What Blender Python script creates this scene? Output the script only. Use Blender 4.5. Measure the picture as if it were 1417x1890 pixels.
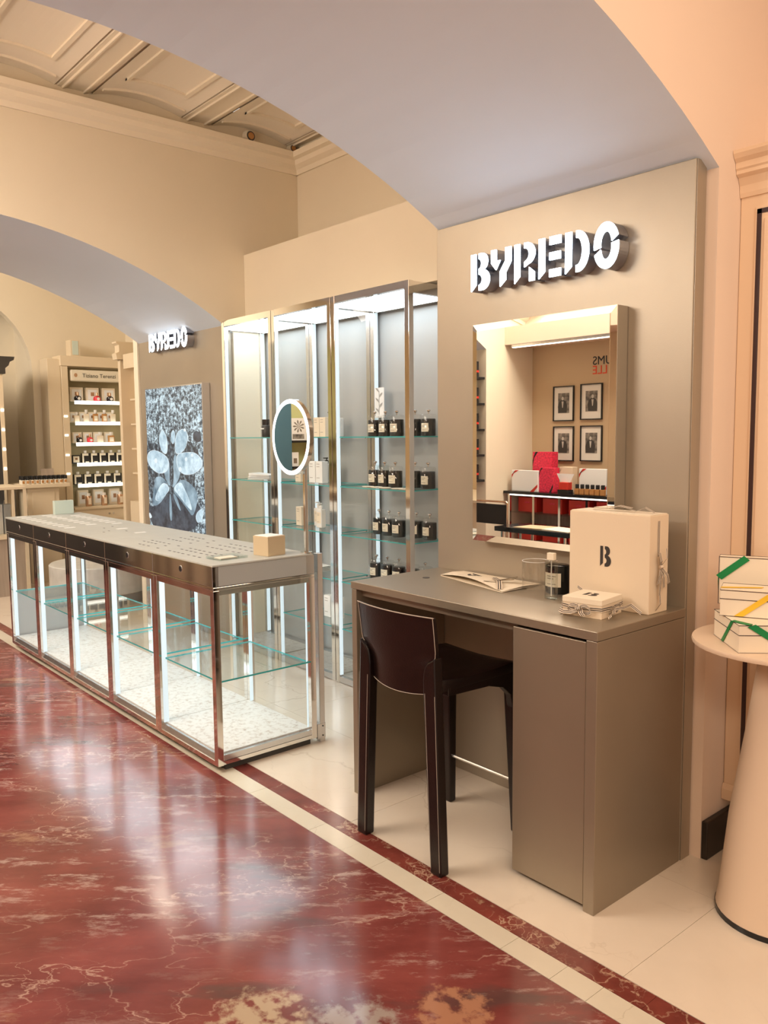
import bpy, bmesh, math, random
from mathutils import Vector, Matrix
random.seed(7)
PI = math.pi
for o in list(bpy.data.objects): bpy.data.objects.remove(o)
COL = bpy.context.scene.collection
SC = bpy.context.scene

# ------------------------------------------------------------------ camera
def set_camera():
    yaw, pitch, roll = map(math.radians, (-49.57487, 5.38485, -0.55803))
    cy, sy, cp, sp = math.cos(yaw), math.sin(yaw), math.cos(pitch), math.sin(pitch)
    f = Vector((sy*cp, cy*cp, -sp)); r = Vector((cy, -sy, 0)); u = r.cross(f)
    c, s = math.cos(roll), math.sin(roll)
    r2 = c*r + s*u; u2 = -s*r + c*u
    cam = bpy.data.cameras.new('camera'); o = bpy.data.objects.new('camera', cam); COL.objects.link(o)
    m = Matrix((r2, u2, -f)).transposed().to_4x4(); m.translation = Vector((0, 0, 1.58))
    o.matrix_world = m
    cam.sensor_fit = 'VERTICAL'; cam.sensor_height = 24.0
    cam.lens = 24.0*1512.22/1890.0
    cam.clip_start = 0.05; cam.clip_end = 60
    SC.camera = o
set_camera()
# ------------------------------------------------------------------ world, lights, exposure
w = bpy.data.worlds.new('world'); SC.world = w; w.use_nodes = True
bg = w.node_tree.nodes['Background']; bg.inputs[0].default_value = (1.0, 0.90, 0.80, 1); bg.inputs[1].default_value = 0.75
SC.view_settings.view_transform = 'Standard'; SC.view_settings.look = 'None'
SC.view_settings.gamma = 1.0; SC.view_settings.use_curve_mapping = False
SC.view_settings.exposure = 0.0
SC.cycles.transparent_max_bounces = 24
WARM = (1.0, 0.83, 0.66)
def area(name, loc, sx, sy, power, color=WARM, target=None, spread=PI):
    l = bpy.data.lights.new(name, 'AREA'); l.shape = 'RECTANGLE'; l.size = sx; l.size_y = sy
    l.energy = power; l.color = color; l.spread = spread
    o = bpy.data.objects.new(name, l); COL.objects.link(o); o.location = loc
    if target is not None:
        o.rotation_euler = (Vector(target)-Vector(loc)).to_track_quat('-Z', 'Y').to_euler()
    return o
area('fill_light_front_bay', (0.6, 1.0, 3.85), 2.0, 2.4, 72, (1.0, 0.80, 0.61))  # unseen area light added to fill the front bay
area('fill_light_middle_bay', (-4.1, -0.42, 3.70), 2.3, 1.05, 88, (1.0, 0.91, 0.79))  # added fill, placed so its floor reflection stays out of view
area('fill_light_far_bay', (-8.0, -0.1, 3.55), 1.6, 1.2, 135, (1.0, 0.88, 0.75), (-9.2, 2.8, 1.2))  # added fill, tilted to brighten the far cabinet
area('fill_light_row', (-3.6, -0.62, 2.75), 2.2, 0.25, 44, (1.0, 0.92, 0.82), (-4.2, 2.6, 1.0))  # added fill out of view, aimed at the counter and tall cases
area('fill_light_row_near', (0.7, -0.6, 2.9), 1.6, 0.3, 38, (1.0, 0.83, 0.66), (-1.4, 2.8, 1.3))  # added fill out of view, brightening the desk end

# ------------------------------------------------------------------ materials
M = {}
def mat(name, col, rough=0.5, metal=0.0, emit=None, estr=1.0, noise=0.0, nscale=8.0, coat=0.0, bump=0.0, bscale=60.0, spec=None, stretch=None):
    m = bpy.data.materials.new(name); m.use_nodes = True; nt = m.node_tree; b = nt.nodes['Principled BSDF']
    b.inputs['Base Color'].default_value = (*col, 1); b.inputs['Roughness'].default_value = rough; b.inputs['Metallic'].default_value = metal
    if coat: b.inputs['Coat Weight'].default_value = coat; b.inputs['Coat Roughness'].default_value = 0.05
    if spec is not None: b.inputs['Specular IOR Level'].default_value = spec
    if emit: b.inputs['Emission Color'].default_value = (*emit, 1); b.inputs['Emission Strength'].default_value = estr
    if noise or bump:
        tc = nt.nodes.new('ShaderNodeTexCoord'); mp = nt.nodes.new('ShaderNodeMapping'); nt.links.new(tc.outputs['Object'], mp.inputs[0])
        if stretch: mp.inputs['Scale'].default_value = stretch
    if noise:
        n = nt.nodes.new('ShaderNodeTexNoise'); n.inputs['Scale'].default_value = nscale; n.inputs['Detail'].default_value = 4
        nt.links.new(mp.outputs[0], n.inputs[0])
        r = nt.nodes.new('ShaderNodeValToRGB')
        r.color_ramp.elements[0].position = 0.3; r.color_ramp.elements[1].position = 0.7
        r.color_ramp.elements[0].color = (*[max(0, c*(1-noise)) for c in col], 1); r.color_ramp.elements[1].color = (*[min(1, c*(1+noise)) for c in col], 1)
        nt.links.new(n.outputs[0], r.inputs[0]); nt.links.new(r.outputs[0], b.inputs['Base Color'])
    if bump:
        n2 = nt.nodes.new('ShaderNodeTexNoise'); n2.inputs['Scale'].default_value = bscale
        nt.links.new(mp.outputs[0], n2.inputs[0])
        bp = nt.nodes.new('ShaderNodeBump'); bp.inputs['Strength'].default_value = bump; bp.inputs['Distance'].default_value = 0.002
        nt.links.new(n2.outputs[0], bp.inputs['Height']); nt.links.new(bp.outputs[0], b.inputs['Normal'])
    M[name] = m; return m
def glassmat(name, tint=(0.93, 0.98, 0.97), f0=0.035, f90=0.55, rough=0.0, p=4.0):
    """thin pane: clear see-through plus a reflection that grows towards grazing angles"""
    m = bpy.data.materials.new(name); m.use_nodes = True; nt = m.node_tree
    for n in list(nt.nodes): nt.nodes.remove(n)
    out = nt.nodes.new('ShaderNodeOutputMaterial'); mx = nt.nodes.new('ShaderNodeMixShader')
    tr = nt.nodes.new('ShaderNodeBsdfTransparent'); gl = nt.nodes.new('ShaderNodeBsdfGlossy'); lw = nt.nodes.new('ShaderNodeLayerWeight')
    lw.inputs[0].default_value = 0.5; tr.inputs[0].default_value = (*tint, 1); gl.inputs['Roughness'].default_value = rough
    pw = nt.nodes.new('ShaderNodeMath'); pw.operation = 'POWER'; pw.inputs[1].default_value = p
    mu = nt.nodes.new('ShaderNodeMath'); mu.operation = 'MULTIPLY_ADD'; mu.inputs[1].default_value = f90; mu.inputs[2].default_value = f0
    nt.links.new(lw.outputs['Facing'], pw.inputs[0]); nt.links.new(pw.outputs[0], mu.inputs[0]); nt.links.new(mu.outputs[0], mx.inputs[0])
    nt.links.new(tr.outputs[0], mx.inputs[1]); nt.links.new(gl.outputs[0], mx.inputs[2]); nt.links.new(mx.outputs[0], out.inputs[0])
    M[name] = m; return m
mat('wall_paint', (0.79, 0.70, 0.54), 0.85, noise=0.03, nscale=1.2, bump=0.15, bscale=90)
mat('wall_peach', (0.84, 0.665, 0.53), 0.85, noise=0.02, nscale=1.2)
mat('soffit_paint', (0.76, 0.84, 0.94), 0.8, noise=0.02, nscale=1.0)
mat('ceiling_paint', (0.88, 0.80, 0.66), 0.85)
mat('moulding_paint', (0.85, 0.76, 0.60), 0.7)
mat('panel_metal', (0.415, 0.355, 0.275), 0.42, 0.55, noise=0.05, nscale=2.0, bump=0.08, bscale=300)
mat('desk_metal', (0.335, 0.28, 0.21), 0.40, 0.6, noise=0.05, nscale=2.0, bump=0.08, bscale=300)
mat('niche_grey', (0.42, 0.42, 0.405), 0.4, 0.2)
mat('chrome', (0.80, 0.78, 0.75), 0.07, 1.0)
mat('chrome_satin', (0.66, 0.66, 0.66), 0.24, 0.9)
mat('mirror', (0.93, 0.91, 0.87), 0.0, 1.0)
mat('counter_top', (0.49, 0.50, 0.46), 0.5, 0.0, noise=0.04, nscale=5)
mat('slot_dark', (0.05, 0.045, 0.04), 0.6)
mat('white_card', (0.86, 0.86, 0.84), 0.6)
mat('led', (1, 1, 1), 0.5, emit=(0.76, 0.89, 1.0), estr=7.0)
mat('silver_paint', (0.44, 0.46, 0.45), 0.5, 0.1)
mat('counter_led', (1, 1, 1), 0.5, emit=(0.84, 0.94, 1.0), estr=4.6)
mat('ring_led', (1, 1, 1), 0.5, emit=(0.95, 0.97, 1.0), estr=2.0)
mat('led_strip', (0.25, 0.27, 0.28), 0.5, emit=(0.76, 0.90, 0.95), estr=0.85)
mat('shelf_led', (1, 1, 1), 0.5, emit=(1.0, 0.95, 0.85), estr=3.0)
mat('sign_face', (1, 1, 1), 0.5, emit=(0.72, 0.86, 1.0), estr=8.0)
mat('sign_face_soft', (1, 1, 1), 0.5, emit=(0.82, 0.93, 1.0), estr=3.2)
mat('sign_side', (0.42, 0.43, 0.48), 0.22, 0.9)
mat('black', (0.012, 0.012, 0.012), 0.45)
mat('black_gloss', (0.01, 0.01, 0.012), 0.12)
mat('leather', (0.009, 0.0035, 0.0028), 0.30, noise=0.3, nscale=6, bump=0.3, bscale=180)
mat('stitch', (0.42, 0.36, 0.30), 0.7)
mat('card_beige', (0.77, 0.63, 0.46), 0.75)
mat('card_cream', (0.83, 0.72, 0.56), 0.75)
mat('cube_beige', (0.56, 0.44, 0.28), 0.7)
mat('ribbon_dark', (0.035, 0.028, 0.025), 0.7)
mat('ribbon_light', (0.72, 0.60, 0.47), 0.7)
mat('jar_dark', (0.012, 0.014, 0.015), 0.12)
mat('label_cream', (0.80, 0.74, 0.60), 0.7)
mat('label_print', (0.30, 0.27, 0.22), 0.7)
mat('white_plastic', (0.82, 0.80, 0.76), 0.4)
mat('cyan_edge', (0.05, 0.42, 0.42), 0.15, emit=None)
mat('baseboard_dark', (0.022, 0.016, 0.012), 0.3, noise=0.3, nscale=10)
mat('cabinet_cream', (0.76, 0.64, 0.46), 0.55)
mat('cabinet_peach', (0.84, 0.63, 0.44), 0.55)
mat('cabinet_line', (0.045, 0.02, 0.02), 0.4)
mat('cabinet_back', (0.46, 0.38, 0.22), 0.6)
mat('pedestal', (0.74, 0.57, 0.42), 0.5)
mat('green_ribbon', (0.0, 0.22, 0.055), 0.5)
mat('yellow_ribbon', (0.85, 0.52, 0.03), 0.5)
mat('red_item', (0.75, 0.04, 0.06), 0.35)
mat('red_box', (0.62, 0.035, 0.02), 0.45)
mat('pink_box', (0.72, 0.03, 0.08), 0.45, noise=0.35, nscale=60)
mat('amber', (0.50, 0.24, 0.08), 0.25)
mat('copper', (0.62, 0.40, 0.26), 0.25, 0.7)
mat('dark_cabinet', (0.05, 0.045, 0.04), 0.4)
mat('wood_grey', (0.42, 0.34, 0.27), 0.6, noise=0.15, nscale=3, stretch=(8, 8, 0.6))
mat('tan_panel', (0.60, 0.44, 0.27), 0.7)
mat('green_wall', (0.60, 0.62, 0.30), 0.7)
mat('blue_wall', (0.06, 0.15, 0.21), 0.6)
mat('photo_mat', (0.80, 0.76, 0.68), 0.6)
mat('photo_grey', (0.22, 0.20, 0.17), 0.6, noise=0.8, nscale=22)
mat('photo_dark', (0.05, 0.045, 0.04), 0.6)
mat('photo_light', (0.55, 0.52, 0.46), 0.6)
mat('frosted_block', (0.62, 0.72, 0.64), 0.3)
mat('stone_white', (0.62, 0.60, 0.56), 0.5, noise=0.12, nscale=9)
mat('red_print', (0.75, 0.07, 0.02), 0.6)
mat('green_item', (0.0, 0.20, 0.05), 0.5)
mat('paper', (0.80, 0.72, 0.60), 0.7)
glassmat('glass', (0.985, 0.995, 0.993), 0.02, 0.30)
glassmat('glass_shelf', (0.95, 0.985, 0.98), 0.03, 0.45)
glassmat('glass_clear', (0.98, 0.975, 0.965), 0.04, 0.42, p=3.5)
glassmat('glass_bottle', (0.86, 0.86, 0.83), 0.07, 0.6, p=3.0)
glassmat('acrylic', (0.93, 0.96, 0.955), 0.05, 0.5)

def node_marble(name, base, dark, vein, veinw, rough, scale=1.0, patch=None, aniso=(1, 1, 1), coat=0.0, streak=None, spots=()):
    m = bpy.data.materials.new(name); m.use_nodes = True; nt = m.node_tree; N = nt.nodes; L = nt.links
    b = N['Principled BSDF']; b.inputs['Roughness'].default_value = rough
    tc = N.new('ShaderNodeTexCoord'); mp = N.new('ShaderNodeMapping'); mp.inputs['Scale'].default_value = aniso
    mp0 = N.new('ShaderNodeMapping'); mp0.inputs['Rotation'].default_value = (0, 0, math.radians(-49.6 if streak else -36))
    L.new(tc.outputs['Object'], mp0.inputs[0]); L.new(mp0.outputs[0], mp.inputs[0])
    n1 = N.new('ShaderNodeTexNoise'); n1.inputs['Scale'].default_value = 2.2*scale; n1.inputs['Detail'].default_value = 8; n1.inputs['Roughness'].default_value = 0.62
    L.new(mp.outputs[0], n1.inputs[0])
    cr = N.new('ShaderNodeValToRGB'); cr.color_ramp.elements[0].position = 0.32; cr.color_ramp.elements[1].position = 0.68
    cr.color_ramp.elements[0].color = (*dark, 1); cr.color_ramp.elements[1].color = (*base, 1); L.new(n1.outputs[0], cr.inputs[0])
    # distortion
    nd = N.new('ShaderNodeTexNoise'); nd.inputs['Scale'].default_value = 3.0*scale; nd.inputs['Detail'].default_value = 6; L.new(mp.outputs[0], nd.inputs[0])
    mixv = N.new('ShaderNodeMix'); mixv.data_type = 'VECTOR'; mixv.inputs[0].default_value = 0.42
    L.new(mp.outputs[0], mixv.inputs[4]); L.new(nd.outputs['Color'], mixv.inputs[5])
    def vein_layer(sc, w0, w1):
        v = N.new('ShaderNodeTexVoronoi'); v.feature = 'DISTANCE_TO_EDGE'; v.inputs['Scale'].default_value = sc
        L.new(mixv.outputs[1], v.inputs[0])
        r = N.new('ShaderNodeValToRGB'); r.color_ramp.elements[0].position = w0; r.color_ramp.elements[0].color = (1, 1, 1, 1)
        r.color_ramp.elements[1].position = w1; r.color_ramp.elements[1].color = (0, 0, 0, 1); L.new(v.outputs[0], r.inputs[0]); return r
    va = vein_layer(2.6*scale, 0.0, veinw); vb = vein_layer(8.0*scale, 0.0, veinw*1.3)
    nm = N.new('ShaderNodeTexNoise'); nm.inputs['Scale'].default_value = 1.3*scale; nm.inputs['Detail'].default_value = 5; L.new(mp.outputs[0], nm.inputs[0])
    rm = N.new('ShaderNodeValToRGB'); rm.color_ramp.elements[0].position = 0.50; rm.color_ramp.elements[1].position = 0.64; L.new(nm.outputs[0], rm.inputs[0])
    rm0 = N.new('ShaderNodeValToRGB'); rm0.color_ramp.elements[0].position = 0.42; rm0.color_ramp.elements[1].position = 0.56; L.new(nm.outputs[0], rm0.inputs[0])
    ma = N.new('ShaderNodeMath'); ma.operation = 'MULTIPLY'; L.new(va.outputs[0], ma.inputs[0]); L.new(rm0.outputs[0], ma.inputs[1])
    mm = N.new('ShaderNodeMath'); mm.operation = 'MULTIPLY'; L.new(vb.outputs[0], mm.inputs[0]); L.new(rm.outputs[0], mm.inputs[1])
    mx = N.new('ShaderNodeMath'); mx.operation = 'MAXIMUM'; L.new(ma.outputs[0], mx.inputs[0]); L.new(mm.outputs[0], mx.inputs[1])
    ml = N.new('ShaderNodeMath'); ml.operation = 'MULTIPLY'; ml.inputs[1].default_value = 0.72; L.new(mx.outputs[0], ml.inputs[0])
    mc = N.new('ShaderNodeMix'); mc.data_type = 'RGBA'; L.new(ml.outputs[0], mc.inputs[0]); L.new(cr.outputs[0], mc.inputs[6]); mc.inputs[7].default_value = (*vein, 1)
    last = mc.outputs[2]
    if patch:
        np_ = N.new('ShaderNodeTexNoise'); np_.inputs['Scale'].default_value = 1.5*scale; np_.inputs['Detail'].default_value = 9; np_.inputs['Roughness'].default_value = 0.72
        mp2 = N.new('ShaderNodeMapping'); mp2.inputs['Location'].default_value = (4.7, 2.1, 0); L.new(mp.outputs[0], mp2.inputs[0]); L.new(mp2.outputs[0], np_.inputs[0])
        rp = N.new('ShaderNodeValToRGB'); rp.color_ramp.elements[0].position = 0.60; rp.color_ramp.elements[1].position = 0.68; L.new(np_.outputs[0], rp.inputs[0])
        ms = N.new('ShaderNodeMath'); ms.operation = 'MULTIPLY'; ms.inputs[1].default_value = 0.75; L.new(rp.outputs[0], ms.inputs[0])
        mc2 = N.new('ShaderNodeMix'); mc2.data_type = 'RGBA'; L.new(ms.outputs[0], mc2.inputs[0]); L.new(last, mc2.inputs[6]); mc2.inputs[7].default_value = (*patch, 1); last = mc2.outputs[2]
    if streak:
        ns = N.new('ShaderNodeTexNoise'); ns.inputs['Scale'].default_value = 11.0; ns.inputs['Detail'].default_value = 10; ns.inputs['Roughness'].default_value = 0.74
        mp3 = N.new('ShaderNodeMapping'); mp3.inputs['Scale'].default_value = (0.45, 1.5, 1); L.new(mp0.outputs[0], mp3.inputs[0]); L.new(mp3.outputs[0], ns.inputs[0])
        rs = N.new('ShaderNodeValToRGB'); rs.color_ramp.elements[0].position = 0.535; rs.color_ramp.elements[1].position = 0.62; L.new(ns.outputs[0], rs.inputs[0])
        nl = N.new('ShaderNodeTexNoise'); nl.inputs['Scale'].default_value = 0.9; nl.inputs['Detail'].default_value = 3; L.new(mp3.outputs[0], nl.inputs[0])
        rl = N.new('ShaderNodeValToRGB'); rl.color_ramp.elements[0].position = 0.40; rl.color_ramp.elements[1].position = 0.60; L.new(nl.outputs[0], rl.inputs[0])
        q1 = N.new('ShaderNodeMath'); q1.operation = 'MULTIPLY'; L.new(rs.outputs[0], q1.inputs[0]); L.new(rl.outputs[0], q1.inputs[1])
        q2 = N.new('ShaderNodeMath'); q2.operation = 'MULTIPLY'; q2.inputs[1].default_value = 0.55; L.new(q1.outputs[0], q2.inputs[0])
        mc3 = N.new('ShaderNodeMix'); mc3.data_type = 'RGBA'; L.new(q2.outputs[0], mc3.inputs[0]); L.new(last, mc3.inputs[6]); mc3.inputs[7].default_value = (*streak, 1); last = mc3.outputs[2]
        # dark mineral blotches
        nk = N.new('ShaderNodeTexNoise'); nk.inputs['Scale'].default_value = 3.1; nk.inputs['Detail'].default_value = 7; mp4 = N.new('ShaderNodeMapping'); mp4.inputs['Location'].default_value = (9, 3, 0); L.new(mp3.outputs[0], mp4.inputs[0]); L.new(mp4.outputs[0], nk.inputs[0])
        rk = N.new('ShaderNodeValToRGB'); rk.color_ramp.elements[0].position = 0.61; rk.color_ramp.elements[1].position = 0.68; L.new(nk.outputs[0], rk.inputs[0])
        q3 = N.new('ShaderNodeMath'); q3.operation = 'MULTIPLY'; q3.inputs[1].default_value = 0.6; L.new(rk.outputs[0], q3.inputs[0])
        mc4 = N.new('ShaderNodeMix'); mc4.data_type = 'RGBA'; L.new(q3.outputs[0], mc4.inputs[0]); L.new(last, mc4.inputs[6]); mc4.inputs[7].default_value = (0.07, 0.05, 0.045, 1); last = mc4.outputs[2]
    for (sx, sy, sr, sc_) in spots:      # pale fossil fragments set in the stone
        vd = N.new('ShaderNodeVectorMath'); vd.operation = 'DISTANCE'; vd.inputs[1].default_value = (sx, sy, 0)
        wn = N.new('ShaderNodeTexNoise'); wn.inputs['Scale'].default_value = 14; wn.inputs['Detail'].default_value = 6; wn.inputs['Roughness'].default_value = 0.7; L.new(tc.outputs['Object'], wn.inputs[0])
        wm = N.new('ShaderNodeMix'); wm.data_type = 'VECTOR'; wm.inputs[0].default_value = 0.18; L.new(tc.outputs['Object'], wm.inputs[4]); L.new(wn.outputs['Color'], wm.inputs[5])
        vs = N.new('ShaderNodeVectorMath'); vs.operation = 'SCALE'; vs.inputs['Scale'].default_value = 1.0; L.new(wm.outputs[1], vs.inputs[0]); L.new(vs.outputs[0], vd.inputs[0])
        vd.inputs[1].default_value = (sx*.82+.09, sy*.82+.09, .09)
        rr = N.new('ShaderNodeValToRGB'); rr.color_ramp.elements[0].position = sr*.75; rr.color_ramp.elements[0].color = (1, 1, 1, 1); rr.color_ramp.elements[1].position = sr; rr.color_ramp.elements[1].color = (0, 0, 0, 1); L.new(vd.outputs['Value'], rr.inputs[0])
        n5 = N.new('ShaderNodeTexNoise'); n5.inputs['Scale'].default_value = 22; n5.inputs['Detail'].default_value = 6; L.new(tc.outputs['Object'], n5.inputs[0])
        r5 = N.new('ShaderNodeValToRGB'); r5.color_ramp.elements[0].position = .40; r5.color_ramp.elements[1].position = .52; L.new(n5.outputs[0], r5.inputs[0])
        q5 = N.new('ShaderNodeMath'); q5.operation = 'MULTIPLY'; L.new(rr.outputs[0], q5.inputs[0]); L.new(r5.outputs[0], q5.inputs[1])
        mc5 = N.new('ShaderNodeMix'); mc5.data_type = 'RGBA'; L.new(q5.outputs[0], mc5.inputs[0]); L.new(last, mc5.inputs[6]); mc5.inputs[7].default_value = (*sc_, 1); last = mc5.outputs[2]
    L.new(last, b.inputs['Base Color'])
    if coat: b.inputs['Coat Weight'].default_value = coat; b.inputs['Coat Roughness'].default_value = 0.06
    M[name] = m
SPOTS = [(-1.80, 1.09, .12, (.42, .32, .22)), (-1.62, 1.26, .11, (.30, .24, .21)), (-1.50, 1.50, .09, (.36, .17, .10))]
node_marble('red_marble', (0.25, 0.065, 0.055), (0.12, 0.028, 0.025), (0.50, 0.33, 0.26), 0.011, 0.14, 1.25, patch=(0.34, 0.19, 0.12), aniso=(0.7, 1.5, 1), streak=(0.60, 0.48, 0.42), spots=SPOTS)
node_marble('red_strip_marble', (0.24, 0.055, 0.04), (0.12, 0.025, 0.02), (0.62, 0.44, 0.30), 0.03, 0.2, 2.2, patch=(0.55, 0.42, 0.26))
node_marble('cream_marble', (0.74, 0.64, 0.52), (0.66, 0.56, 0.45), (0.50, 0.40, 0.30), 0.006, 0.17, 0.6)
node_marble('cream_strip_marble', (0.66, 0.60, 0.48), (0.60, 0.53, 0.42), (0.45, 0.38, 0.28), 0.006, 0.2, 1.0)
mat('grout', (0.42, 0.33, 0.25), 0.7)
# terrazzo for plinths
def terrazzo():
    m = bpy.data.materials.new('terrazzo'); m.use_nodes = True; nt = m.node_tree; b = nt.nodes['Principled BSDF']
    tc = nt.nodes.new('ShaderNodeTexCoord'); v = nt.nodes.new('ShaderNodeTexNoise'); v.inputs['Scale'].default_value = 38; v.inputs['Detail'].default_value = 5; v.inputs['Roughness'].default_value = 0.7
    nt.links.new(tc.outputs['Object'], v.inputs[0]); r = nt.nodes.new('ShaderNodeValToRGB')
    r.color_ramp.elements[0].position = 0.30; r.color_ramp.elements[0].color = (0.36, 0.28, 0.22, 1)
    r.color_ramp.elements[1].position = 0.50; r.color_ramp.elements[1].color = (0.58, 0.55, 0.51, 1)
    nt.links.new(v.outputs[0], r.inputs[0]); nt.links.new(r.outputs[0], b.inputs['Base Color']); b.inputs['Roughness'].default_value = 0.35; M['terrazzo'] = m
terrazzo()
# backlit print of leaves on dark earth
def print_mat(name, c0, c1, scale, estr, lo=0.42, hi=0.62, rough=0.75):
    m = bpy.data.materials.new(name); m.use_nodes = True; nt = m.node_tree; b = nt.nodes['Principled BSDF']
    tc = nt.nodes.new('ShaderNodeTexCoord'); n = nt.nodes.new('ShaderNodeTexNoise'); n.inputs['Scale'].default_value = scale; n.inputs['Detail'].default_value = 6; n.inputs['Roughness'].default_value = rough
    nt.links.new(tc.outputs['Object'], n.inputs[0]); r = nt.nodes.new('ShaderNodeValToRGB'); r.color_ramp.elements[0].position = lo; r.color_ramp.elements[1].position = hi
    r.color_ramp.elements[0].color = (*c0, 1); r.color_ramp.elements[1].color = (*c1, 1)
    nt.links.new(n.outputs[0], r.inputs[0]); nt.links.new(r.outputs[0], b.inputs['Emission Color']); b.inputs['Emission Strength'].default_value = estr
    b.inputs['Base Color'].default_value = (0.02, 0.02, 0.02, 1); b.inputs['Roughness'].default_value = 0.25; M[name] = m
print_mat('print_speckle', (0.035, 0.05, 0.065), (0.62, 0.78, 0.86), 34, 1.25, 0.45, 0.62)
print_mat('print_mid', (0.03, 0.04, 0.055), (0.36, 0.48, 0.55), 26, 0.9, 0.48, 0.66)
print_mat('print_dark', (0.03, 0.035, 0.05), (0.10, 0.13, 0.17), 6, 0.8)
print_mat('print_leaf', (0.24, 0.38, 0.48), (0.66, 0.82, 0.90), 8, 1.15, 0.34, 0.62, 0.68)
print_mat('print_leaf_shade', (0.10, 0.17, 0.23), (0.42, 0.58, 0.68), 7, 1.0, 0.35, 0.65, 0.5)
print_mat('print_glint', (0.75, 0.88, 0.95), (0.9, 0.98, 1.0), 5, 1.0)

# ------------------------------------------------------------------ mesh helper
class MB:
    def __init__(s, off=(0, 0, 0)): s.v = []; s.f = []; s.mi = []; s.off = off
    def vt(s, p): s.v.append((p[0]-s.off[0], p[1]-s.off[1], p[2]-s.off[2])); return len(s.v)-1
    def face(s, pts, m=0): s.f.append([s.vt(p) for p in pts]); s.mi.append(m); return s
    def box(s, x0, x1, y0, y1, z0, z1, m=0):
        i = [s.vt(p) for p in ((x0,y0,z0),(x1,y0,z0),(x1,y1,z0),(x0,y1,z0),(x0,y0,z1),(x1,y0,z1),(x1,y1,z1),(x0,y1,z1))]
        for q in ((0,3,2,1),(4,5,6,7),(0,1,5,4),(1,2,6,5),(2,3,7,6),(3,0,4,7)): s.f.append([i[k] for k in q]); s.mi.append(m)
        return s
    def loft(s, rings, m=0, cap=True, close=True):
        n = len(rings[0]); idx = [[s.vt(p) for p in r] for r in rings]
        for a, b in zip(idx, idx[1:]):
            for k in range(n if close else n-1):
                k2 = (k+1) % n; s.f.append([a[k], a[k2], b[k2], b[k]]); s.mi.append(m)
        if cap: s.f.append(idx[0][::-1]); s.mi.append(m); s.f.append(idx[-1]); s.mi.append(m)
        return s
    def lathe(s, cx, cy, prof, n=24, m=0, cap=True):
        return s.loft([[(cx+r*math.cos(2*PI*k/n), cy+r*math.sin(2*PI*k/n), z) for k in range(n)] for r, z in prof], m, cap)
    def cyl(s, cx, cy, z0, z1, r, n=20, m=0): return s.lathe(cx, cy, [(r, z0), (r, z1)], n, m)
    def cyly(s, cx, cz, y0, y1, r, n=16, m=0):
        return s.loft([[(cx+r*math.cos(2*PI*k/n), y, cz+r*math.sin(2*PI*k/n)) for k in range(n)] for y in (y0, y1)], m)
    def tube(s, pts, r, n=8, m=0):
        pts = [Vector(p) for p in pts]; rings = []
        up = Vector((0.13, 0.21, 0.97))
        for i, p in enumerate(pts):
            t = (pts[min(i+1, len(pts)-1)]-pts[max(i-1, 0)]).normalized()
            a = t.cross(up)
            if a.length < 1e-3: a = t.cross(Vector((1, 0, 0)))
            a.normalize(); b = t.cross(a)
            rr = r[i] if isinstance(r, (list, tuple)) else r
            rings.append([tuple(p+a*rr*math.cos(2*PI*k/n)+b*rr*math.sin(2*PI*k/n)) for k in range(n)])
        return s.loft(rings, m)
    def prism(s, poly, axis, a, b, m=0, mcap=None):
        """2-D polygon extruded along axis: 'y' -> poly in (x,z); 'x' -> poly in (y,z); 'z' -> poly in (x,y)."""
        def P(q, t): return {'y': (q[0], t, q[1]), 'x': (t, q[0], q[1]), 'z': (q[0], q[1], t)}[axis]
        A = [s.vt(P(q, a)) for q in poly]; B = [s.vt(P(q, b)) for q in poly]; n = len(poly)
        for k in range(n): s.f.append([A[k], A[(k+1) % n], B[(k+1) % n], B[k]]); s.mi.append(m)
        s.f.append(A[::-1]); s.mi.append(m if mcap is None else mcap); s.f.append(B); s.mi.append(m)
        return s
    def band(s, pts, width, wdir, th=0.0012, mats=(0, 1, 0, 1, 0)):
        """striped ribbon: centre line pts, width direction(s) wdir"""
        n = len(mats); pts = [Vector(p) for p in pts]
        rows = []
        for i, p in enumerate(pts):
            wd = Vector(wdir[i] if isinstance(wdir, list) else wdir).normalized()
            rows.append([p+wd*width*(k/n-0.5) for k in range(n+1)])
        for i in range(len(pts)-1):
            for k in range(n):
                s.face([rows[i][k], rows[i][k+1], rows[i+1][k+1], rows[i+1][k]], mats[k])
        return s
    def build(s, name, mats, parent=None, smooth=False, bevel=0.0, kind=None, loc=None, seg=2):
        me = bpy.data.meshes.new(name); me.from_pydata(s.v, [], s.f)
        if not isinstance(mats, (list, tuple)): mats = [mats]
        for q in mats: me.materials.append(M[q])
        for p, i in zip(me.polygons, s.mi): p.material_index = i
        bm = bmesh.new(); bm.from_mesh(me); bmesh.ops.recalc_face_normals(bm, faces=bm.faces)
        bm.to_mesh(me); bm.free()
        if smooth:
            for p in me.polygons: p.use_smooth = True
        o = bpy.data.objects.new(name, me); COL.objects.link(o)
        if parent: o.parent = parent
        if loc is not None: o.location = loc
        elif not parent: o.location = s.off
        if bevel:
            md = o.modifiers.new('bevel', 'BEVEL'); md.width = bevel; md.segments = seg; md.limit_method = 'ANGLE'; md.angle_limit = math.radians(40)
        if smooth:
            try:
                md = o.modifiers.new('edges', 'EDGE_SPLIT'); md.split_angle = math.radians(38)
            except Exception: pass
        if kind: o['kind'] = kind
        return o
def thing(name, label, cat, loc=(0, 0, 0), rz=0.0, group=None):
    o = bpy.data.objects.new(name, None); COL.objects.link(o); o.location = loc; o.rotation_euler = (0, 0, rz); o.empty_display_size = 0.05
    return tag(o, label, cat, group)
def tag(o, label, cat=None, group=None):
    o['label'] = label
    if cat: o['category'] = cat
    if group: o['group'] = group
    return o
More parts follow.
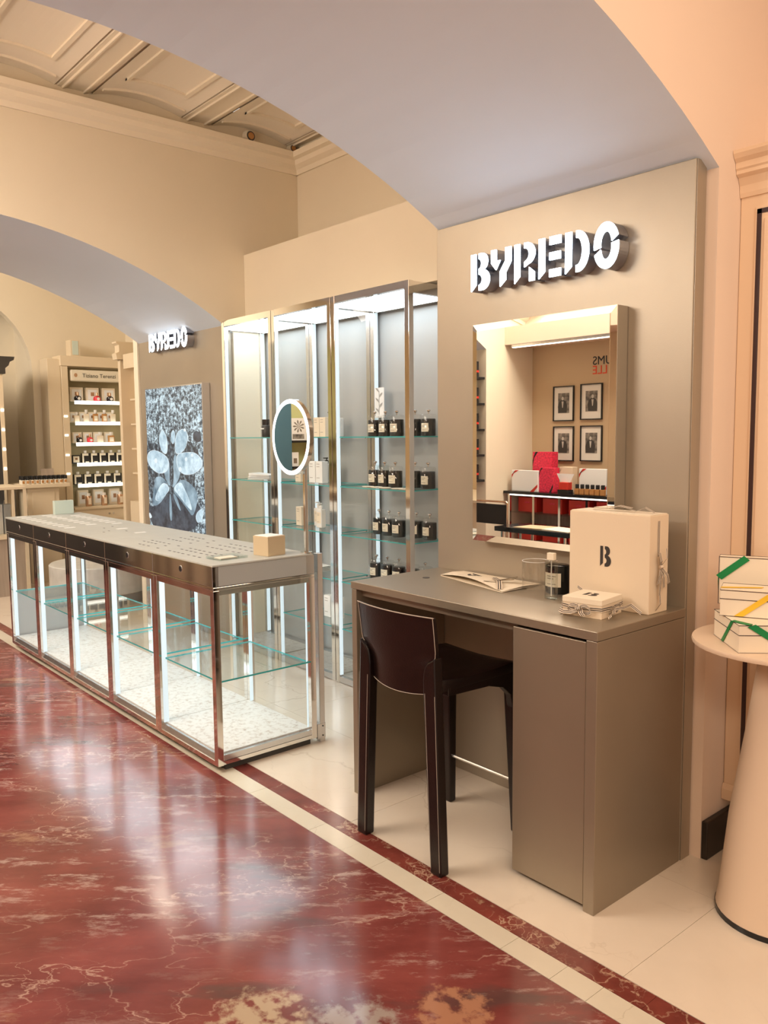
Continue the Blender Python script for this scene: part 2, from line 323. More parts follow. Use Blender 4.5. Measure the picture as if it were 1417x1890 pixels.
def copy_tree(o, parent=None):
    c = o.copy(); COL.objects.link(c); c.parent = parent
    for ch in list(o.children): copy_tree(ch, c)
    return c
def place(root, loc, rz=0.0, label=None, group=None, first=[]):
    c = copy_tree(root); c.location = loc; c.rotation_euler = (0, 0, rz)
    if label: c['label'] = label
    if group: c['group'] = group
    return c
class Proto:
    """keeps a prototype; the first placement uses the prototype itself, the next ones copy it"""
    def __init__(s, root): s.root = root; s.used = False
    def put(s, loc, rz=0.0, label=None, group=None):
        if not s.used: s.used = True; c = s.root; s.src = s.root
        else: c = copy_tree(s.src)
        c.location = loc; c.rotation_euler = (0, 0, rz)
        if label: c['label'] = label
        if group: c['group'] = group
        return c
def arc(cx, cy, rx, ry, a0, a1, n=10):
    return [(cx+rx*math.cos(math.radians(a0+(a1-a0)*k/n)), cy+ry*math.sin(math.radians(a0+(a1-a0)*k/n))) for k in range(n+1)]
# ------------------------------------------------------------------ floor
fl = MB().box(-11, 3.5, -2.2, 4.6, -0.12, -0.006).build('floor', 'grout'); fl['kind'] = 'structure'
MB().box(-11, 3.5, -2.2, 1.8085, -0.006, 0.0).build('marble_field', 'red_marble', fl)
xs = [3.5, 2.1, 0.9, -0.05, -0.62, -1.02, -1.28, -1.405, -1.593, -1.93, -2.225, -2.611, -3.065, -3.6, -4.3, -5.0, -5.7, -6.4, -7.1, -7.8, -8.5, -9.3, -10.1, -11]
for a, b in zip(xs, xs[1:]): MB().box(b+0.0008, a-0.0008, 1.8105, 1.8985, -0.006, 0.0).build('cream_border_strip', 'cream_strip_marble', fl)
xs = [3.5, 2.2, 0.8, -0.35, -1.16, -2.05, -2.9, -3.9, -5.0, -6.2, -7.4, -8.6, -9.8, -11]
for a, b in zip(xs, xs[1:]): MB().box(b+0.0005, a-0.0005, 1.9005, 1.9785, -0.006, 0.0).build('red_border_strip', 'red_strip_marble', fl)
ys = [1.9805, 2.556, 3.131, 3.706, 4.6]
for ya, yb in zip(ys, ys[1:]):
    x = 2.585
    while x > -11:
        MB().box(max(x-1.285, -11)+0.0008, min(x, 3.5)-0.0008, ya+0.0008, yb-0.0008, -0.006, 0.0).build('marble_slab', 'cream_marble', fl)
        x -= 1.285
# ------------------------------------------------------------------ walls and arches
CEIL = 3.95
def prof(y0, zc, R, ya, yb, n=28):
    return [(ya+(yb-ya)*k/n, zc-(R-math.sqrt(max(0, R*R-(ya+(yb-ya)*k/n-y0)**2)))) for k in range(n+1)]
def arch(name, x0, x1, y0, zc, R, ya, yb, yback, yfront, wm):
    """transverse arch: pier at both ends, segmental soffit between; x0..x1 thickness"""
    pr = prof(y0, zc, R, ya, yb)
    mb = MB()
    for x, in ((x0,), (x1,)):
        for (a, b) in zip(pr, pr[1:]): mb.face([(x, a[0], a[1]), (x, b[0], b[1]), (x, b[0], CEIL), (x, a[0], CEIL)])
    mb.box(x0, x1, yb, yback, 0, CEIL); mb.box(x0, x1, yfront, ya, 0, CEIL)
    o = mb.build(name, wm); o['kind'] = 'structure'
    sm = MB()
    for (a, b) in zip(pr, pr[1:]): sm.face([(x0, a[0], a[1]), (x1, a[0], a[1]), (x1, b[0], b[1]), (x0, b[0], b[1])])
    # rounded spring at the top of the pier, and the lip that runs back over the panel
    s = sm.build('soffit', 'soffit_paint', o, smooth=True); s['label'] = 'curved lilac grey underside of the arch'
    return o
arch('wall_near_arch', -2.78, -1.462, 1.0, 2.95, 3.6, -0.75, 2.772, 3.85, -1.45, 'wall_peach')
arch('wall_far_arch', -6.976, -5.47, 1.2, 2.975, 3.5, -0.73, 3.195, 4.4, -1.45, 'wall_paint')
def structure(name, mb, m, **k): o = mb.build(name, m, **k); o['kind'] = 'structure'; return o
# middle bay
structure('wall_back', MB().box(-5.47, -2.78, 3.80, 3.88, 2.93, CEIL), 'wall_paint')
bx = structure('trim_1', MB().box(-5.468, -2.782, 3.30, 3.80, 2.445, 2.93), 'wall_paint')
structure('wall_niche_back', MB().box(-5.468, -2.782, 3.47, 3.55, 0, 2.445), 'niche_grey')
def cornice(poly, axis, a, b, name):
    return structure(name, MB().prism(poly, axis, a, b), 'moulding_paint')
cp = [(0, 3.60), (0.015, 3.60), (0.02, 3.635), (0.035, 3.645), (0.055, 3.66), (0.065, 3.69), (0.10, 3.70), (0.105, 3.74), (0.0, 3.74)]
cornice([(-5.47+a, z) for a, z in cp], 'y', -1.4, 3.80, 'trim_2')
cornice([(3.80-a, z) for a, z in cp], 'x', -5.47, -2.78, 'trim_3')
# vaulted ceiling with beams along x
cl = MB().box(-5.47, -2.78, -1.45, 3.88, 3.99, 4.05).build('ceiling', 'ceiling_paint'); cl['kind'] = 'structure'
def vault(ya, yb, x0=-5.468, x1=-2.782):
    n = 14; rise = 0.045; rings = []
    pts = [(ya+(yb-ya)*k/n, 3.812+rise*(1-(2*k/n-1)**2)) for k in range(n+1)]
    mb = MB()
    for a, b in zip(pts, pts[1:]): mb.face([(x0, *a), (x1, *a), (x1, *b), (x0, *b)])
    # thickness at the ends
    mb.build('vault', 'ceiling_paint', cl, smooth=True)
    # raised frame moulding inside the vault (both ends curved, both sides straight)
    fm = MB()
    def strip(y0, y1, xa, xb, dz):
        k0 = 8
        for k in range(k0):
            a = y0+(y1-y0)*k/k0; b = y0+(y1-y0)*(k+1)/k0
            za, zb = (3.812+rise*(1-(2*(q-ya)/(yb-ya)-1)**2)-dz for q in (a, b))
            fm.loft([[(xa, a, za), (xb, a, za), (xb, a, za+0.03), (xa, a, za+0.03)], [(xa, b, zb), (xb, b, zb), (xb, b, zb+0.03), (xa, b, zb+0.03)]])
    for xa, xb in ((x0+0.10, x0+0.125), (x0+0.30, x0+0.325), (x1-0.325, x1-0.30)):
        strip(ya+(0.03 if xb < x0+0.2 else 0.10), yb-(0.03 if xb < x0+0.2 else 0.10), xa, xb, 0.014)
    for d0, d1 in ((0.10, 0.125),):
        strip(ya+d0, ya+d1, x0+0.30, x1-0.30, 0.014); strip(yb-d1, yb-d0, x0+0.30, x1-0.30, 0.014)
    fm.build('vault_moulding', 'moulding_paint', cl)
def beam(yc, hw=0.062):
    P = [(yc-hw-0.075, 3.86), (yc-hw-0.07, 3.825), (yc-hw-0.045, 3.825), (yc-hw-0.04, 3.81), (yc-hw-0.015, 3.81), (yc-hw-0.01, 3.80), (yc-hw, 3.80), (yc-hw, 3.812), (yc+hw, 3.812), (yc+hw, 3.80), (yc+hw+0.01, 3.80), (yc+hw+0.015, 3.81), (yc+hw+0.04, 3.81), (yc+hw+0.045, 3.825), (yc+hw+0.07, 3.825), (yc+hw+0.075, 3.86), (yc+hw+0.075, 3.99), (yc-hw-0.075, 3.99)]
    MB().prism(P, 'x', -5.468, -2.782).build('beam', 'moulding_paint', cl)
yb0 = 2.937; pitch = 0.868
beams = [yb0+pitch*k for k in range(-5, 2)]
for y in beams: beam(y)
for a, b in zip(beams, beams[1:]): vault(a+0.12, b-0.12)
# front bay (where the camera stands) and right side
structure('wall_right_back', MB().box(-1.462, 3.5, 3.10, 3.18, 0, CEIL), 'wall_peach')
structure('ceiling_front', MB().box(-1.462, 3.5, -1.45, 3.18, 3.95, 4.0), 'ceiling_paint').name = 'ceiling.001'
structure('wall_front', MB().box(-11, 3.5, -1.60, -1.45, 0, CEIL), 'tan_panel')
structure('baseboard_right', MB().box(-1.462, -1.438, 2.775, 3.10, 0.0, 0.145), 'baseboard_dark', bevel=0.004)
# far bay
structure('wall_left', MB().prism([(-1.45, 0), (1.42, 0), (1.42, 2.35)]+[(2.29+0.87*math.cos(math.radians(a)), 2.35+0.87*math.sin(math.radians(a))) for a in range(180, -1, -9)]+[(3.16, 0), (4.4, 0), (4.4, CEIL), (-1.45, CEIL)], 'x', -10.12, -10.0), 'wall_paint')
structure('wall_left_recess', MB().box(-10.75, -10.65, 1.2, 3.4, 0, CEIL), 'wall_paint')
structure('wall_left_jamb', MB().box(-10.65, -10.12, 3.163, 3.25, 0, CEIL).box(-10.65, -10.12, 1.33, 1.417, 0, CEIL), 'wall_paint')
structure('wall_back_far', MB().box(-10, -6.976, 4.30, 4.4, 0, CEIL), 'wall_paint')
structure('ceiling_far', MB().box(-10.8, -6.976, -1.45, 4.4, 3.93, 3.98), 'ceiling_paint').name = 'ceiling.002'
# ------------------------------------------------------------------ stencil letters
def glyphs():
    g = {}
    stem = lambda x0, x1: [(x0, 0), (x0, 1), (x1, 1), (x1, 0.16)]
    g['B'] = [stem(0, .27), [(.42, 1), (.60, 1)]+arc(.60, .77, .30, .23, 80, -72, 10)+arc(.60, .28, .40, .28, 66, -90, 12)+[(.42, 0), (.42, .15)]+arc(.42, .29, .17, .14, -90, 90, 8)+[(.42, .58)]+arc(.42, .72, .13, .13, -90, 90, 8)]
    g['Y'] = [[(0, 1), (.27, 1), (.27, .66), (.42, .66), (.60, .80), (.30, .44), (0, .66)], [(.73, 1), (1, 1), (1, .66), (.72, .40), (.72, .18), (.45, 0), (.45, .40), (.73, .66)]]
    g['Y'][0] = [(0, 1), (.26, 1), (.26, .70), (.46, .70), (.24, .46), (0, .66)]
    g['Y'][1] = [(.72, 1), (1, 1), (1, .62), (.74, .36), (.74, .16), (.45, 0), (.45, .40), (.72, .66)]
    g['R'] = [stem(0, .27), [(.48, 1), (.60, 1)]+arc(.60, .72, .40, .28, 85, -80, 12)+[(.48, .38), (.48, .50)]+arc(.52, .70, .19, .16, -75, 85, 8)+[(.48, .86)], [(.72, .36), (.98, .22), (.98, 0), (.72, 0)]]
    g['E'] = [stem(0, .27), [(.48, 1), (.98, 1), (.98, .80), (.48, .80)], [(.48, .61), (.96, .61), (.96, .42), (.48, .42)], [(.48, .19), (.98, .19), (.98, 0), (.48, 0)]]
    g['D'] = [stem(0, .27), [(.46, 1), (.55, 1)]+arc(.52, .5, .48, .5, 82, -82, 18)+[(.46, 0), (.46, .17)]+arc(.50, .5, .22, .33, -80, 80, 12)+[(.46, .83)]]
    g['O'] = [arc(.5, .53, .5, .5, 180, -5, 20)+arc(.5, .55, .22, .28, 0, 185, 14), arc(.5, .47, .5, .5, 175+180+20, 180-18+0, 22)[::1]]
    up = arc(.5, .52, .5, .50, 190, 20, 20); upi = arc(.5, .54, .22, .27, 8, 195, 14)
    lo = arc(.5, .48, .5, .50, 10, -160, 20); loi = arc(.5, .46, .22, .27, -172, 15, 14)
    g['O'] = [up+upi, lo+loi]
    return g
GL = glyphs()
def stencil_sign(label, x0, yf, yb, z0, s=1.0, fm='sign_face'):
    t = thing('lettering_sign', label, 'sign', (x0, yb, z0))
    xs = {'B': (0, .105), 'Y': (.114, .109), 'R': (.241, .106), 'E': (.366, .110), 'D': (.495, .108), 'O': (.625, .107)}
    H = 0.154*s
    for ch in 'BYREDO':
        a, wd = xs[ch]; a *= s; wd *= s; h = H*(1.05 if ch == 'O' else 1.0); zz = -0.004*s if ch == 'O' else 0
        side = MB(); face = MB()
        for poly in GL[ch]:
            P = [(a+px*wd, zz+pz*h) for px, pz in poly]
            side.prism(P, 'y', yf-yb+0.006, -0.001); face.prism(P, 'y', yf-yb, yf-yb+0.006)
        l = side.build('letter', 'sign_side', t); face.build('letter_face', fm, l)
    return t
def flat_logo(mb, place_fn, wd, h, m=0):
    for poly in GL['B']: mb.face([place_fn(px*wd, pz*h) for px, pz in poly], m)
# ------------------------------------------------------------------ near panel, sign, mirror
t = thing('wall_panel', 'tall champagne grey metal wall panel behind the make-up desk', 'panel', (-2.14, 2.735, 0))
MB((-2.14, 2.735, 0)).box(-2.776, -1.5055, 2.70, 2.768, 0.0, 2.512).build('panel_body', 'panel_metal', t, bevel=0.003)
MB((-2.14, 2.735, 0)).box(-1.5045, -1.5025, 2.704, 2.764, 0.0, 2.510).build('edge_trim', 'panel_metal', t)
stencil_sign('large illuminated white stencil letters BYREDO above the framed mirror', -2.495, 2.63, 2.699, 2.189)
def mirror_frame():
    x0, x1, z0, z1 = -2.484, -1.762, 1.114, 2.046
    t = thing('wall_mirror', 'large rectangular mirror with slanted glass border above the desk', 'mirror', ((x0+x1)/2, 2.699, z0))
    off = ((x0+x1)/2, 2.699, z0)
    MB(off).box(x0, x1, 2.632, 2.699, z0, z1).build('mirror_box', 'panel_metal', t, bevel=0.003)
    i = 0.028; d = 0.004
    MB(off).box(x0+i, x1-i, 2.624, 2.632, z0+i, z1-i).build('mirror_glass', 'mirror', t)
    o = MB(off); A = [(x0, z0), (x1, z0), (x1, z1), (x0, z1)]; B = [(x0+i, z0+i), (x1-i, z0+i), (x1-i, z1-i), (x0+i, z1-i)]
    for k in range(4):
        k2 = (k+1) % 4
        b = MB(off); f = [(A[k][0], 2.630, A[k][1]), (A[k2][0], 2.630, A[k2][1]), (B[k2][0], 2.6265, B[k2][1]), (B[k][0], 2.6265, B[k][1])]
        g = [(p[0], 2.632, p[2]) for p in f]
        b.loft([f, g]); b.build('bevelled_edge', 'mirror', t)
mirror_frame()
# ------------------------------------------------------------------ desk
def desk():
    off = (-2.135, 2.43, 0)
    t = thing('makeup_desk', 'tall champagne grey metal desk with one cupboard door', 'desk', off)
    MB(off).box(-2.767, -1.503, 2.163, 2.698, 0.9185, 0.950).build('desktop', 'desk_metal', t, bevel=0.0025)
    MB(off).box(-2.765, -2.733, 2.166, 2.696, 0.0, 0.917).build('side_panel', 'desk_metal', t, bevel=0.002)
    MB(off).box(-1.547, -1.505, 2.166, 2.696, 0.0, 0.917).build('side_panel', 'desk_metal', t, bevel=0.002)
    MB(off).box(-1.857, -1.848, 2.19, 2.696, 0.03, 0.905).build('cupboard_side', 'desk_metal', t)
    MB(off).box(-1.84, -1.56, 2.215, 2.60, 0.0, 0.03).build('plinth', 'slot_dark', t)
    MB(off).box(-1.857, -1.5505, 2.171, 2.189, 0.018, 0.908).build('cupboard_door', 'desk_metal', t, bevel=0.002)
    MB(off).box(-2.73, -1.86, 2.66, 2.690, 0.80, 0.917).build('rear_rail', 'desk_metal', t)
    MB(off).box(-2.733, -1.86, 2.20, 2.215, 0.885, 0.9175).build('front_rail', 'desk_metal', t)
    MB(off).cyl(-2.60, 2.455, 0.9502, 0.9515, 0.016, 16).build('cable_grommet', 'slot_dark', t)
desk()
# ------------------------------------------------------------------ bar stool
def stool():
    off = (-2.24, 2.19, 0)
    t = thing('bar_stool', 'dark brown leather bar stool with stitched low back at the desk', 'stool', off)
    def leg(xt, yt, xb, yb, wt, dt, wb, db, ztop, bend=0):
        rings = []
        for k in range(9):
            f = k/8; z = ztop*f; x = xb+(xt-xb)*f; y = yb+(yt-yb)*f; w = wb+(wt-wb)*f; d = db+(dt-db)*f
            rings.append([(x-w/2, y-d/2, z), (x+w/2, y-d/2, z), (x+w/2, y+d/2, z), (x-w/2, y+d/2, z)])
        return MB(off).loft(rings)
    for sx in (-1, 1):
        cx = -2.237
        P = [(.238, 0), (.184, 0), (.150, .66), (.149, .705), (.152, .735), (.160, .758), (.175, .775), (.196, .788), (.207, .795), (.209, .72)]
        MB(off).prism([(cx+sx*a, z) for a, z in P], 'y', 1.951, 1.995).build('leg', 'leather', t, bevel=0.006)
        leg(cx+sx*0.172, 2.405, cx+sx*0.186, 2.425, 0.052, 0.050, 0.036, 0.036, 0.66).build('leg', 'leather', t, bevel=0.008)
    # gusset curving from seat underside into the front legs
    for sx in (-1, 1):
        P = [(2.03, 0.64), (2.25, 0.632), (2.33, 0.61), (2.375, 0.57), (2.39, 0.50), (2.425, 0.50), (2.428, 0.66), (2.03, 0.672)]
        x = -2.237+sx*0.186
        MB(off).prism(P, 'x', x-0.02, x+0.012 if sx > 0 else x+0.02).build('seat_rail', 'leather', t, bevel=0.004)
    # seat
    s = MB(off); rings = []
    for k in range(13):
        f = k/12; y = 1.99+0.455*f
        drop = 0.0 if f < 0.86 else 0.030*((f-0.86)/0.14)**2
        hw = 0.195+0.008*math.sin(f*PI); zt = 0.706-0.010*math.sin(f*PI)-drop; zb = 0.655+0.006*math.sin(f*PI)
        rings.append([(-2.237-hw, y, zb), (-2.237+hw, y, zb), (-2.237+hw, y, zt), (-2.237+hw*0.5, y, zt-0.006), (-2.237, y, zt-0.009), (-2.237-hw*0.5, y, zt-0.006), (-2.237-hw, y, zt)])
    s.loft(rings).build('seat', 'leather', t, smooth=True, bevel=0.006)
    # backrest: bowed sheet with pinched waist
    nx, nz = 16, 14; front = []; back = []
    def bp(u, v):
        # u -1..1, v 0..1 bottom..top
        f = min(1, max(0, (v-.30)/.24)); f = f*f*(3-2*f)
        hw = .158+.050*f+.006*max(0, v-.54)
        z = 0.648+0.292*v
        if v < 0.08: z -= 0.0
        z += -0.014*(1-u*u)*(1-v)**3
        y = 1.972-0.030*v**1.3+0.024*(1-u*u)*(-1)*0.9+0.006*u*u
        return (-2.237+u*hw, y, z)
    rings = []
    for j in range(nz+1):
        v = j/nz
        F = [bp(-1+2*i/nx, v) for i in range(nx+1)]
        th = 0.012 if 0 < j < nz else 0.009
        Bk = [(p[0], p[1]+th, p[2]) for p in F][::-1]
        rings.append(F+Bk)
    br = MB(off).loft(rings).build('backrest', 'leather', t, smooth=True)
    # stitched edge
    e = MB(off)
    pts = [bp(-0.985, j/nz) for j in range(nz, -1, -1)]+[bp(-1+2*i/nx, 0.01) for i in range(nx+1)]+[bp(0.985, j/nz) for j in range(0, nz+1)]
    e.tube([(p[0], p[1]-0.0015, p[2]) for p in pts], 0.0014, 5)
    e.tube([(p[0], p[1]-0.002, p[2]+0.001) for p in [bp(-1+2*i/nx, 1.0) for i in range(nx+1)]], 0.0022, 5)
    e.build('stitching', 'stitch', br, kind='stuff')
    g = MB(off)
    for sx in (-1, 1):
        for dx in (-0.028, 0.028):
            g.tube([(-2.237+sx*(.186+dx*.9), 1.9505, 0.66), (-2.237+sx*(0.211+dx*.8), 1.9505, 0.02)], 0.0009, 4)
    g.build('leg_stitching', 'stitch', t, kind='stuff')
    MB(off).tube([(-2.41, 2.418, 0.21), (-2.06, 2.418, 0.21)], 0.0065, 8).build('footrest', 'chrome_satin', t)
stool()
# ------------------------------------------------------------------ things on the desk
def ribbon(mb, pts, w=0.011, wd=(0, 0, 1)): mb.band(pts, w, wd)
def big_box():
    x1, y0, z0 = -1.612, 2.512, 0.9502
    # box corner measured at the right front; width along x, depth along y
    off = (-1.69, 2.60, z0)
    t = thing('gift_box', 'large cream gift box with black letter B and tied striped ribbon', 'box', off)
    X0, X1, Y0, Y1, Z1 = BB
    MB(off).box(X0, X1, Y0, Y1, z0, Z1).build('box_body', 'card_beige', t, bevel=0.0025)
    MB(off).box(X0+0.004, X1-0.004, Y0+0.004, Y1-0.004, Z1, Z1+0.003).build('lid', 'card_cream', t, bevel=0.001)
    lg = MB(off); cx = X0+(X1-X0)*0.405; flat_logo(lg, lambda a, b: (cx+a, Y0-0.0008, z0+0.150+b), 0.046, 0.074)
    lg.build('printed_letter', 'ribbon_dark', t)
    rb = MB(off); xm = X1+0.0015; ym = (Y0+Y1)/2-0.005
    rb.band([(xm, ym, Z1-0.02), (xm, ym, z0+0.20)], 0.014, (0, 1, 0))
    kx = X1+0.010; kz = z0+0.165
    for dy, dz, dx in ((0.018, -0.075, .012), (-0.006, -0.10, .006), (0.046, -0.062, .020), (-0.018, -0.06, .006)):
        rb.band([(kx, ym, kz), (kx+dx*.6, ym+dy*.55, kz+dz*.5), (kx+dx*.3, ym+dy, kz+dz)], 0.014, (0, 1, 0.3))
    rb.band([(kx, ym, kz), (kx+.014, ym-.016, kz+.022), (kx+.004, ym-.012, kz+.05), (kx, ym-.002, kz+.03), (kx, ym, kz)], 0.014, (0, .9, .2))
    rb.band([(kx, ym, kz), (kx+.016, ym+.014, kz+.03), (kx+.004, ym+.03, kz+.062), (kx+.002, ym+.045, kz+.072)], 0.011, (0, .6, .6))
    rb.band([(kx, ym, kz-.1), (kx+.006, ym-.006, kz-.13), (xm, ym-.012, kz-.155)], 0.011, (0, .8, .2))
    rb.tube([(kx+.003, ym-.009, kz), (kx+.006, ym, kz+.001), (kx+.003, ym+.009, kz)], 0.0055, 8, 0)
    rb.build('ribbon_bow', ['ribbon_light', 'ribbon_dark'], t)
    tp = MB(off); zt = Z1+0.0045; yc = (Y0+Y1)/2
    tp.band([(X0+.06, yc, zt), (X0+.12, yc, zt+.006), (X0+.19, yc, zt+.014), (X0+.24, yc-.01, zt+.006)], 0.014, (0, 1, 0))
    tp.band([(X0+.13, yc, zt+.006), (X0+.18, yc-.012, zt+.020), (X0+.225, yc, zt+.012)], 0.014, (0, 1, .3))
    tp.band([(X1-.10, yc, zt), (X1-.06, yc+.006, zt+.018), (X1-.02, yc, zt+.002)], 0.009, (0, 1, .3))
    tp.build('top_ribbon', ['ribbon_light', 'ribbon_dark'], t)
BB = (-1.862, -1.528, 2.495, 2.614, 1.294)
big_box()
def small_box():
    z0 = 0.9502; off = (-1.680, 2.384, z0)
    t = thing('gift_box', 'small square cream gift box wrapped in black striped ribbon', 'box', off, SBR)
    W, D, Hh = SBD
    MB().box(-W/2, W/2, -D/2, D/2, 0, Hh-0.018).build('box_body', 'card_beige', t, bevel=0.001)
    MB().box(-W/2-.0015, W/2+.0015, -D/2-.0015, D/2+.0015, Hh-0.020, Hh).build('lid', 'card_cream', t, bevel=0.0015)
    lg = MB(); flat_logo(lg, lambda a, b: (-0.028+a*1.0, -0.022+b, Hh+0.0006), 0.050, 0.050); lg.build('printed_letter', 'ribbon_dark', t)
    rb = MB(); zc = Hh*0.46; e = .003
    rb.band([(-W/2-e, -D/2-e, zc+.006), (-W/4, -D/2-e, zc+.001), (0, -D/2-e-.001, zc), (W/2+e, -D/2-e, zc+.004), (W/2+e, 0, zc), (W/2+e, D/2+e, zc+.005), (-W/2-e, D/2+e, zc), (-W/2-e, -D/2-e, zc+.006)], .016, (0, 0, 1))
    def loop(c, a, b, h, n=12):
        return [(c[0]+a[0]*math.sin(2*PI*k/n)+b[0]*(1-math.cos(2*PI*k/n))*.5, c[1]+a[1]*math.sin(2*PI*k/n)+b[1]*(1-math.cos(2*PI*k/n))*.5, c[2]+h*math.sin(2*PI*k/n)) for k in range(n+1)]
    k1 = (0.0, -D/2-.012, zc)
    rb.band(loop(k1, (0, -.006), (-.045, -.004), .014), .011, (.2, .3, 1)); rb.band(loop(k1, (0, -.006), (.040, -.004), .015), .011, (-.2, .3, 1))
    rb.band([k1, (-.03, -D/2-.018, zc-.014), (-.065, -D/2-.012, zc-.017), (-.085, -D/2-.004, zc-.014)], .0145, (.2, .5, 1))
    rb.band([k1, (.006, -D/2-.02, zc-.012), (.016, -D/2-.022, zc-.020)], .017, (1, 0, .3))
    rb.band([(k1[0]-.012, k1[1], zc+.016), (k1[0]-.006, k1[1]-.010, zc), (k1[0]+.004, k1[1], zc-.014)], .017, (1, 0, .2))
    k2 = (W/2+.010, -D*.05, zc-.004)
    rb.band(loop(k2, (.005, 0), (.004, .042), .013), .011, (.3, .2, 1)); rb.band(loop(k2, (.006, 0), (.006, -.040), .013), .011, (.3, -.2, 1))
    rb.band([k2, (k2[0]+.014, -.03, zc-.015), (k2[0]+.012, -.06, zc-.016), (k2[0]+.02, -.072, .010)], .017, (.2, 1, .4))
    rb.band([k2, (k2[0]+.02, .03, zc-.002), (k2[0]+.03, .062, zc+.004), (k2[0]+.052, .062, zc-.010), (k2[0]+.070, .060, .010)], .012, (.2, .5, 1))
    rb.band([(-W/2-e, -D*.1, zc), (-W/2-.014, -D*.2, zc-.01), (-W/2-.016, -D*.35, .012), (-W/2-.01, -D*.5, .009)], .0145, (.1, .4, 1))
    rb.band([(-W/2-.002, D/2, zc+.01), (-W/2-.01, D/2+.008, zc+.03), (-W/2-.03, D/2+.012, zc+.040)], .012, (0, .2, 1))
    rb.build('ribbon', ['ribbon_light', 'ribbon_dark'], t)
SBR = math.radians(8); SBD = (0.147, 0.150, 0.066)
small_box()
def paper_bag():
    z = 0.9502; off = (-2.36, 2.59, z)
    t = thing('paper_bag', 'flat cream paper bag with letter B lying on the desk', 'bag', off)
    A, B, C_, D_ = (-2.59, 2.535), (-2.59, 2.682), (-2.17, 2.678), (-2.14, 2.435)
    lo = [(*A, z), (*D_, z), (*C_, z), (*B, z)]
    MB(off).loft([[(p[0], p[1], z+.0005) for p in lo], [(p[0], p[1], z+.003) for p in lo]]).build('bag_back', 'card_cream', t)
    n = 10; fr = MB(off); rows = []
    for k in range(n+1):
        f = k/n; x = A[0]+(D_[0]-A[0])*f; ya = A[1]+(D_[1]-A[1])*f; yb = B[1]+(C_[1]-B[1])*f
        lift = 0.020*math.sin(PI*min(1, f*1.05))**1.0
        rows.append([(x, ya, z+.006+lift), (x, (ya+yb)/2, z+.011+lift*.25), (x, yb, z+.006)])
    top = MB(off)
    for a, b in zip(rows, rows[1:]):
        for i in range(2): top.face([a[i], a[i+1], b[i+1], b[i]]); top.face([(p[0], p[1], p[2]-.0012) for p in (a[i], b[i], b[i+1], a[i+1])])
        top.face([a[0], b[0], (b[0][0], b[0][1], b[0][2]-.0012), (a[0][0], a[0][1], a[0][2]-.0012)])
    top.build('bag_front', 'card_cream', t)
    gs = MB(off)
    for a, b in zip(rows[0:1], rows[-1:]):
        gs.face([a[0], a[2], (a[2][0], a[2][1], z+.003), (a[0][0], a[0][1], z+.003)]); gs.face([b[0], b[2], (b[2][0], b[2][1], z+.003), (b[0][0], b[0][1], z+.003)])
    gs.build('bag_gusset', 'paper', t, kind='stuff')
    lg = MB(off); flat_logo(lg, lambda a, b: (-2.455+b*.95, 2.600-a*1.0, z+.0205-.006*abs(b)/.06), 0.045, 0.065); lg.build('printed_letter', 'ribbon_dark', t)
    rb = MB(off); k = (-2.245, 2.535, z+.025)
    rb.band([(-2.33, 2.60, z+.018), (-2.29, 2.565, z+.024), k, (-2.19, 2.475, z+.022), (-2.165, 2.447, z+.010)], .022, (.6, .7, 0))
    rb.band([(-2.29, 2.49, z+.022), k, (-2.215, 2.57, z+.034), (-2.19, 2.60, z+.026)], .018, (.7, -.5, .2))
    rb.band([k, (-2.225, 2.585, z+.030), (-2.20, 2.60, z+.036), (-2.195, 2.57, z+.03), k], .013, (.7, -.2, .4))
    rb.build('ribbon', ['ribbon_light', 'ribbon_dark'], t)
paper_bag()
def desk_glass():
    t = thing('glass_cloche', 'clear glass cylinder beside the flat paper bag', 'glass', (-2.105, 2.600, 0.9502))
    MB().lathe(0, 0, [(.056, 0), (.056, .116), (.0535, .116), (.0535, .006), (0.001, .006)], 32, cap=False).build('glass_wall', 'glass_clear', t, smooth=True)
    MB().lathe(0, 0, [(.056, .1145), (.0565, .1165), (.054, .1165), (.0535, .1145)], 32, cap=False).build('rim', 'white_plastic', t, smooth=True)
desk_glass()
def candle_jar_parts(t, cloche=True, s=1.0):
    MB().lathe(0, 0, [(.036*s, 0), (.039*s, .004*s), (.039*s, .092*s), (.036*s, .094*s)], 24).build('jar_body', 'jar_dark', t, smooth=True)
    lb = MB(); n = 8
    a0, a1 = LA
    P = [(.0396*s*math.cos(math.radians(a0+(a1-a0)*k/n)), .0396*s*math.sin(math.radians(a0+(a1-a0)*k/n))) for k in range(n+1)]
    for a, b in zip(P, P[1:]): lb.face([(*a, .024*s), (*b, .024*s), (*b, .070*s), (*a, .070*s)])
    l = lb.build('label_sheet', 'label_cream', t)
    pr = MB()
    for (k0, k1, zz) in ((2, 6, .058), (2, 5, .050), (2, 6, .032)):
        for k in range(k0, k1):
            a, b = [(p[0]*1.006, p[1]*1.006) for p in (P[k], P[k+1])]
            pr.face([(*a, zz*s), (*b, zz*s), (*b, (zz+.003)*s), (*a, (zz+.003)*s)])
    pr.build('label_print', 'label_print', l)
    if cloche:
        MB().lathe(0, 0, [(.0425*s, .0), (.0425*s, .112*s), (.038*s, .118*s), (.008*s, .120*s)], 24, cap=False).build('cloche', 'glass_clear', t, smooth=True)
        MB().lathe(0, 0, [(.004*s, .120*s), (.004*s, .130*s), (.011*s, .134*s), (.011*s, .142*s), (.004*s, .146*s)], 12).build('knob', 'chrome', t, smooth=True)
LA = (-132, -36)
t = thing('candle_jar', 'black glass candle jar with cream label on the desk beside the big gift box', 'candle', (-1.997, 2.60, 0.9502))
candle_jar_parts(t, False, 1.2)
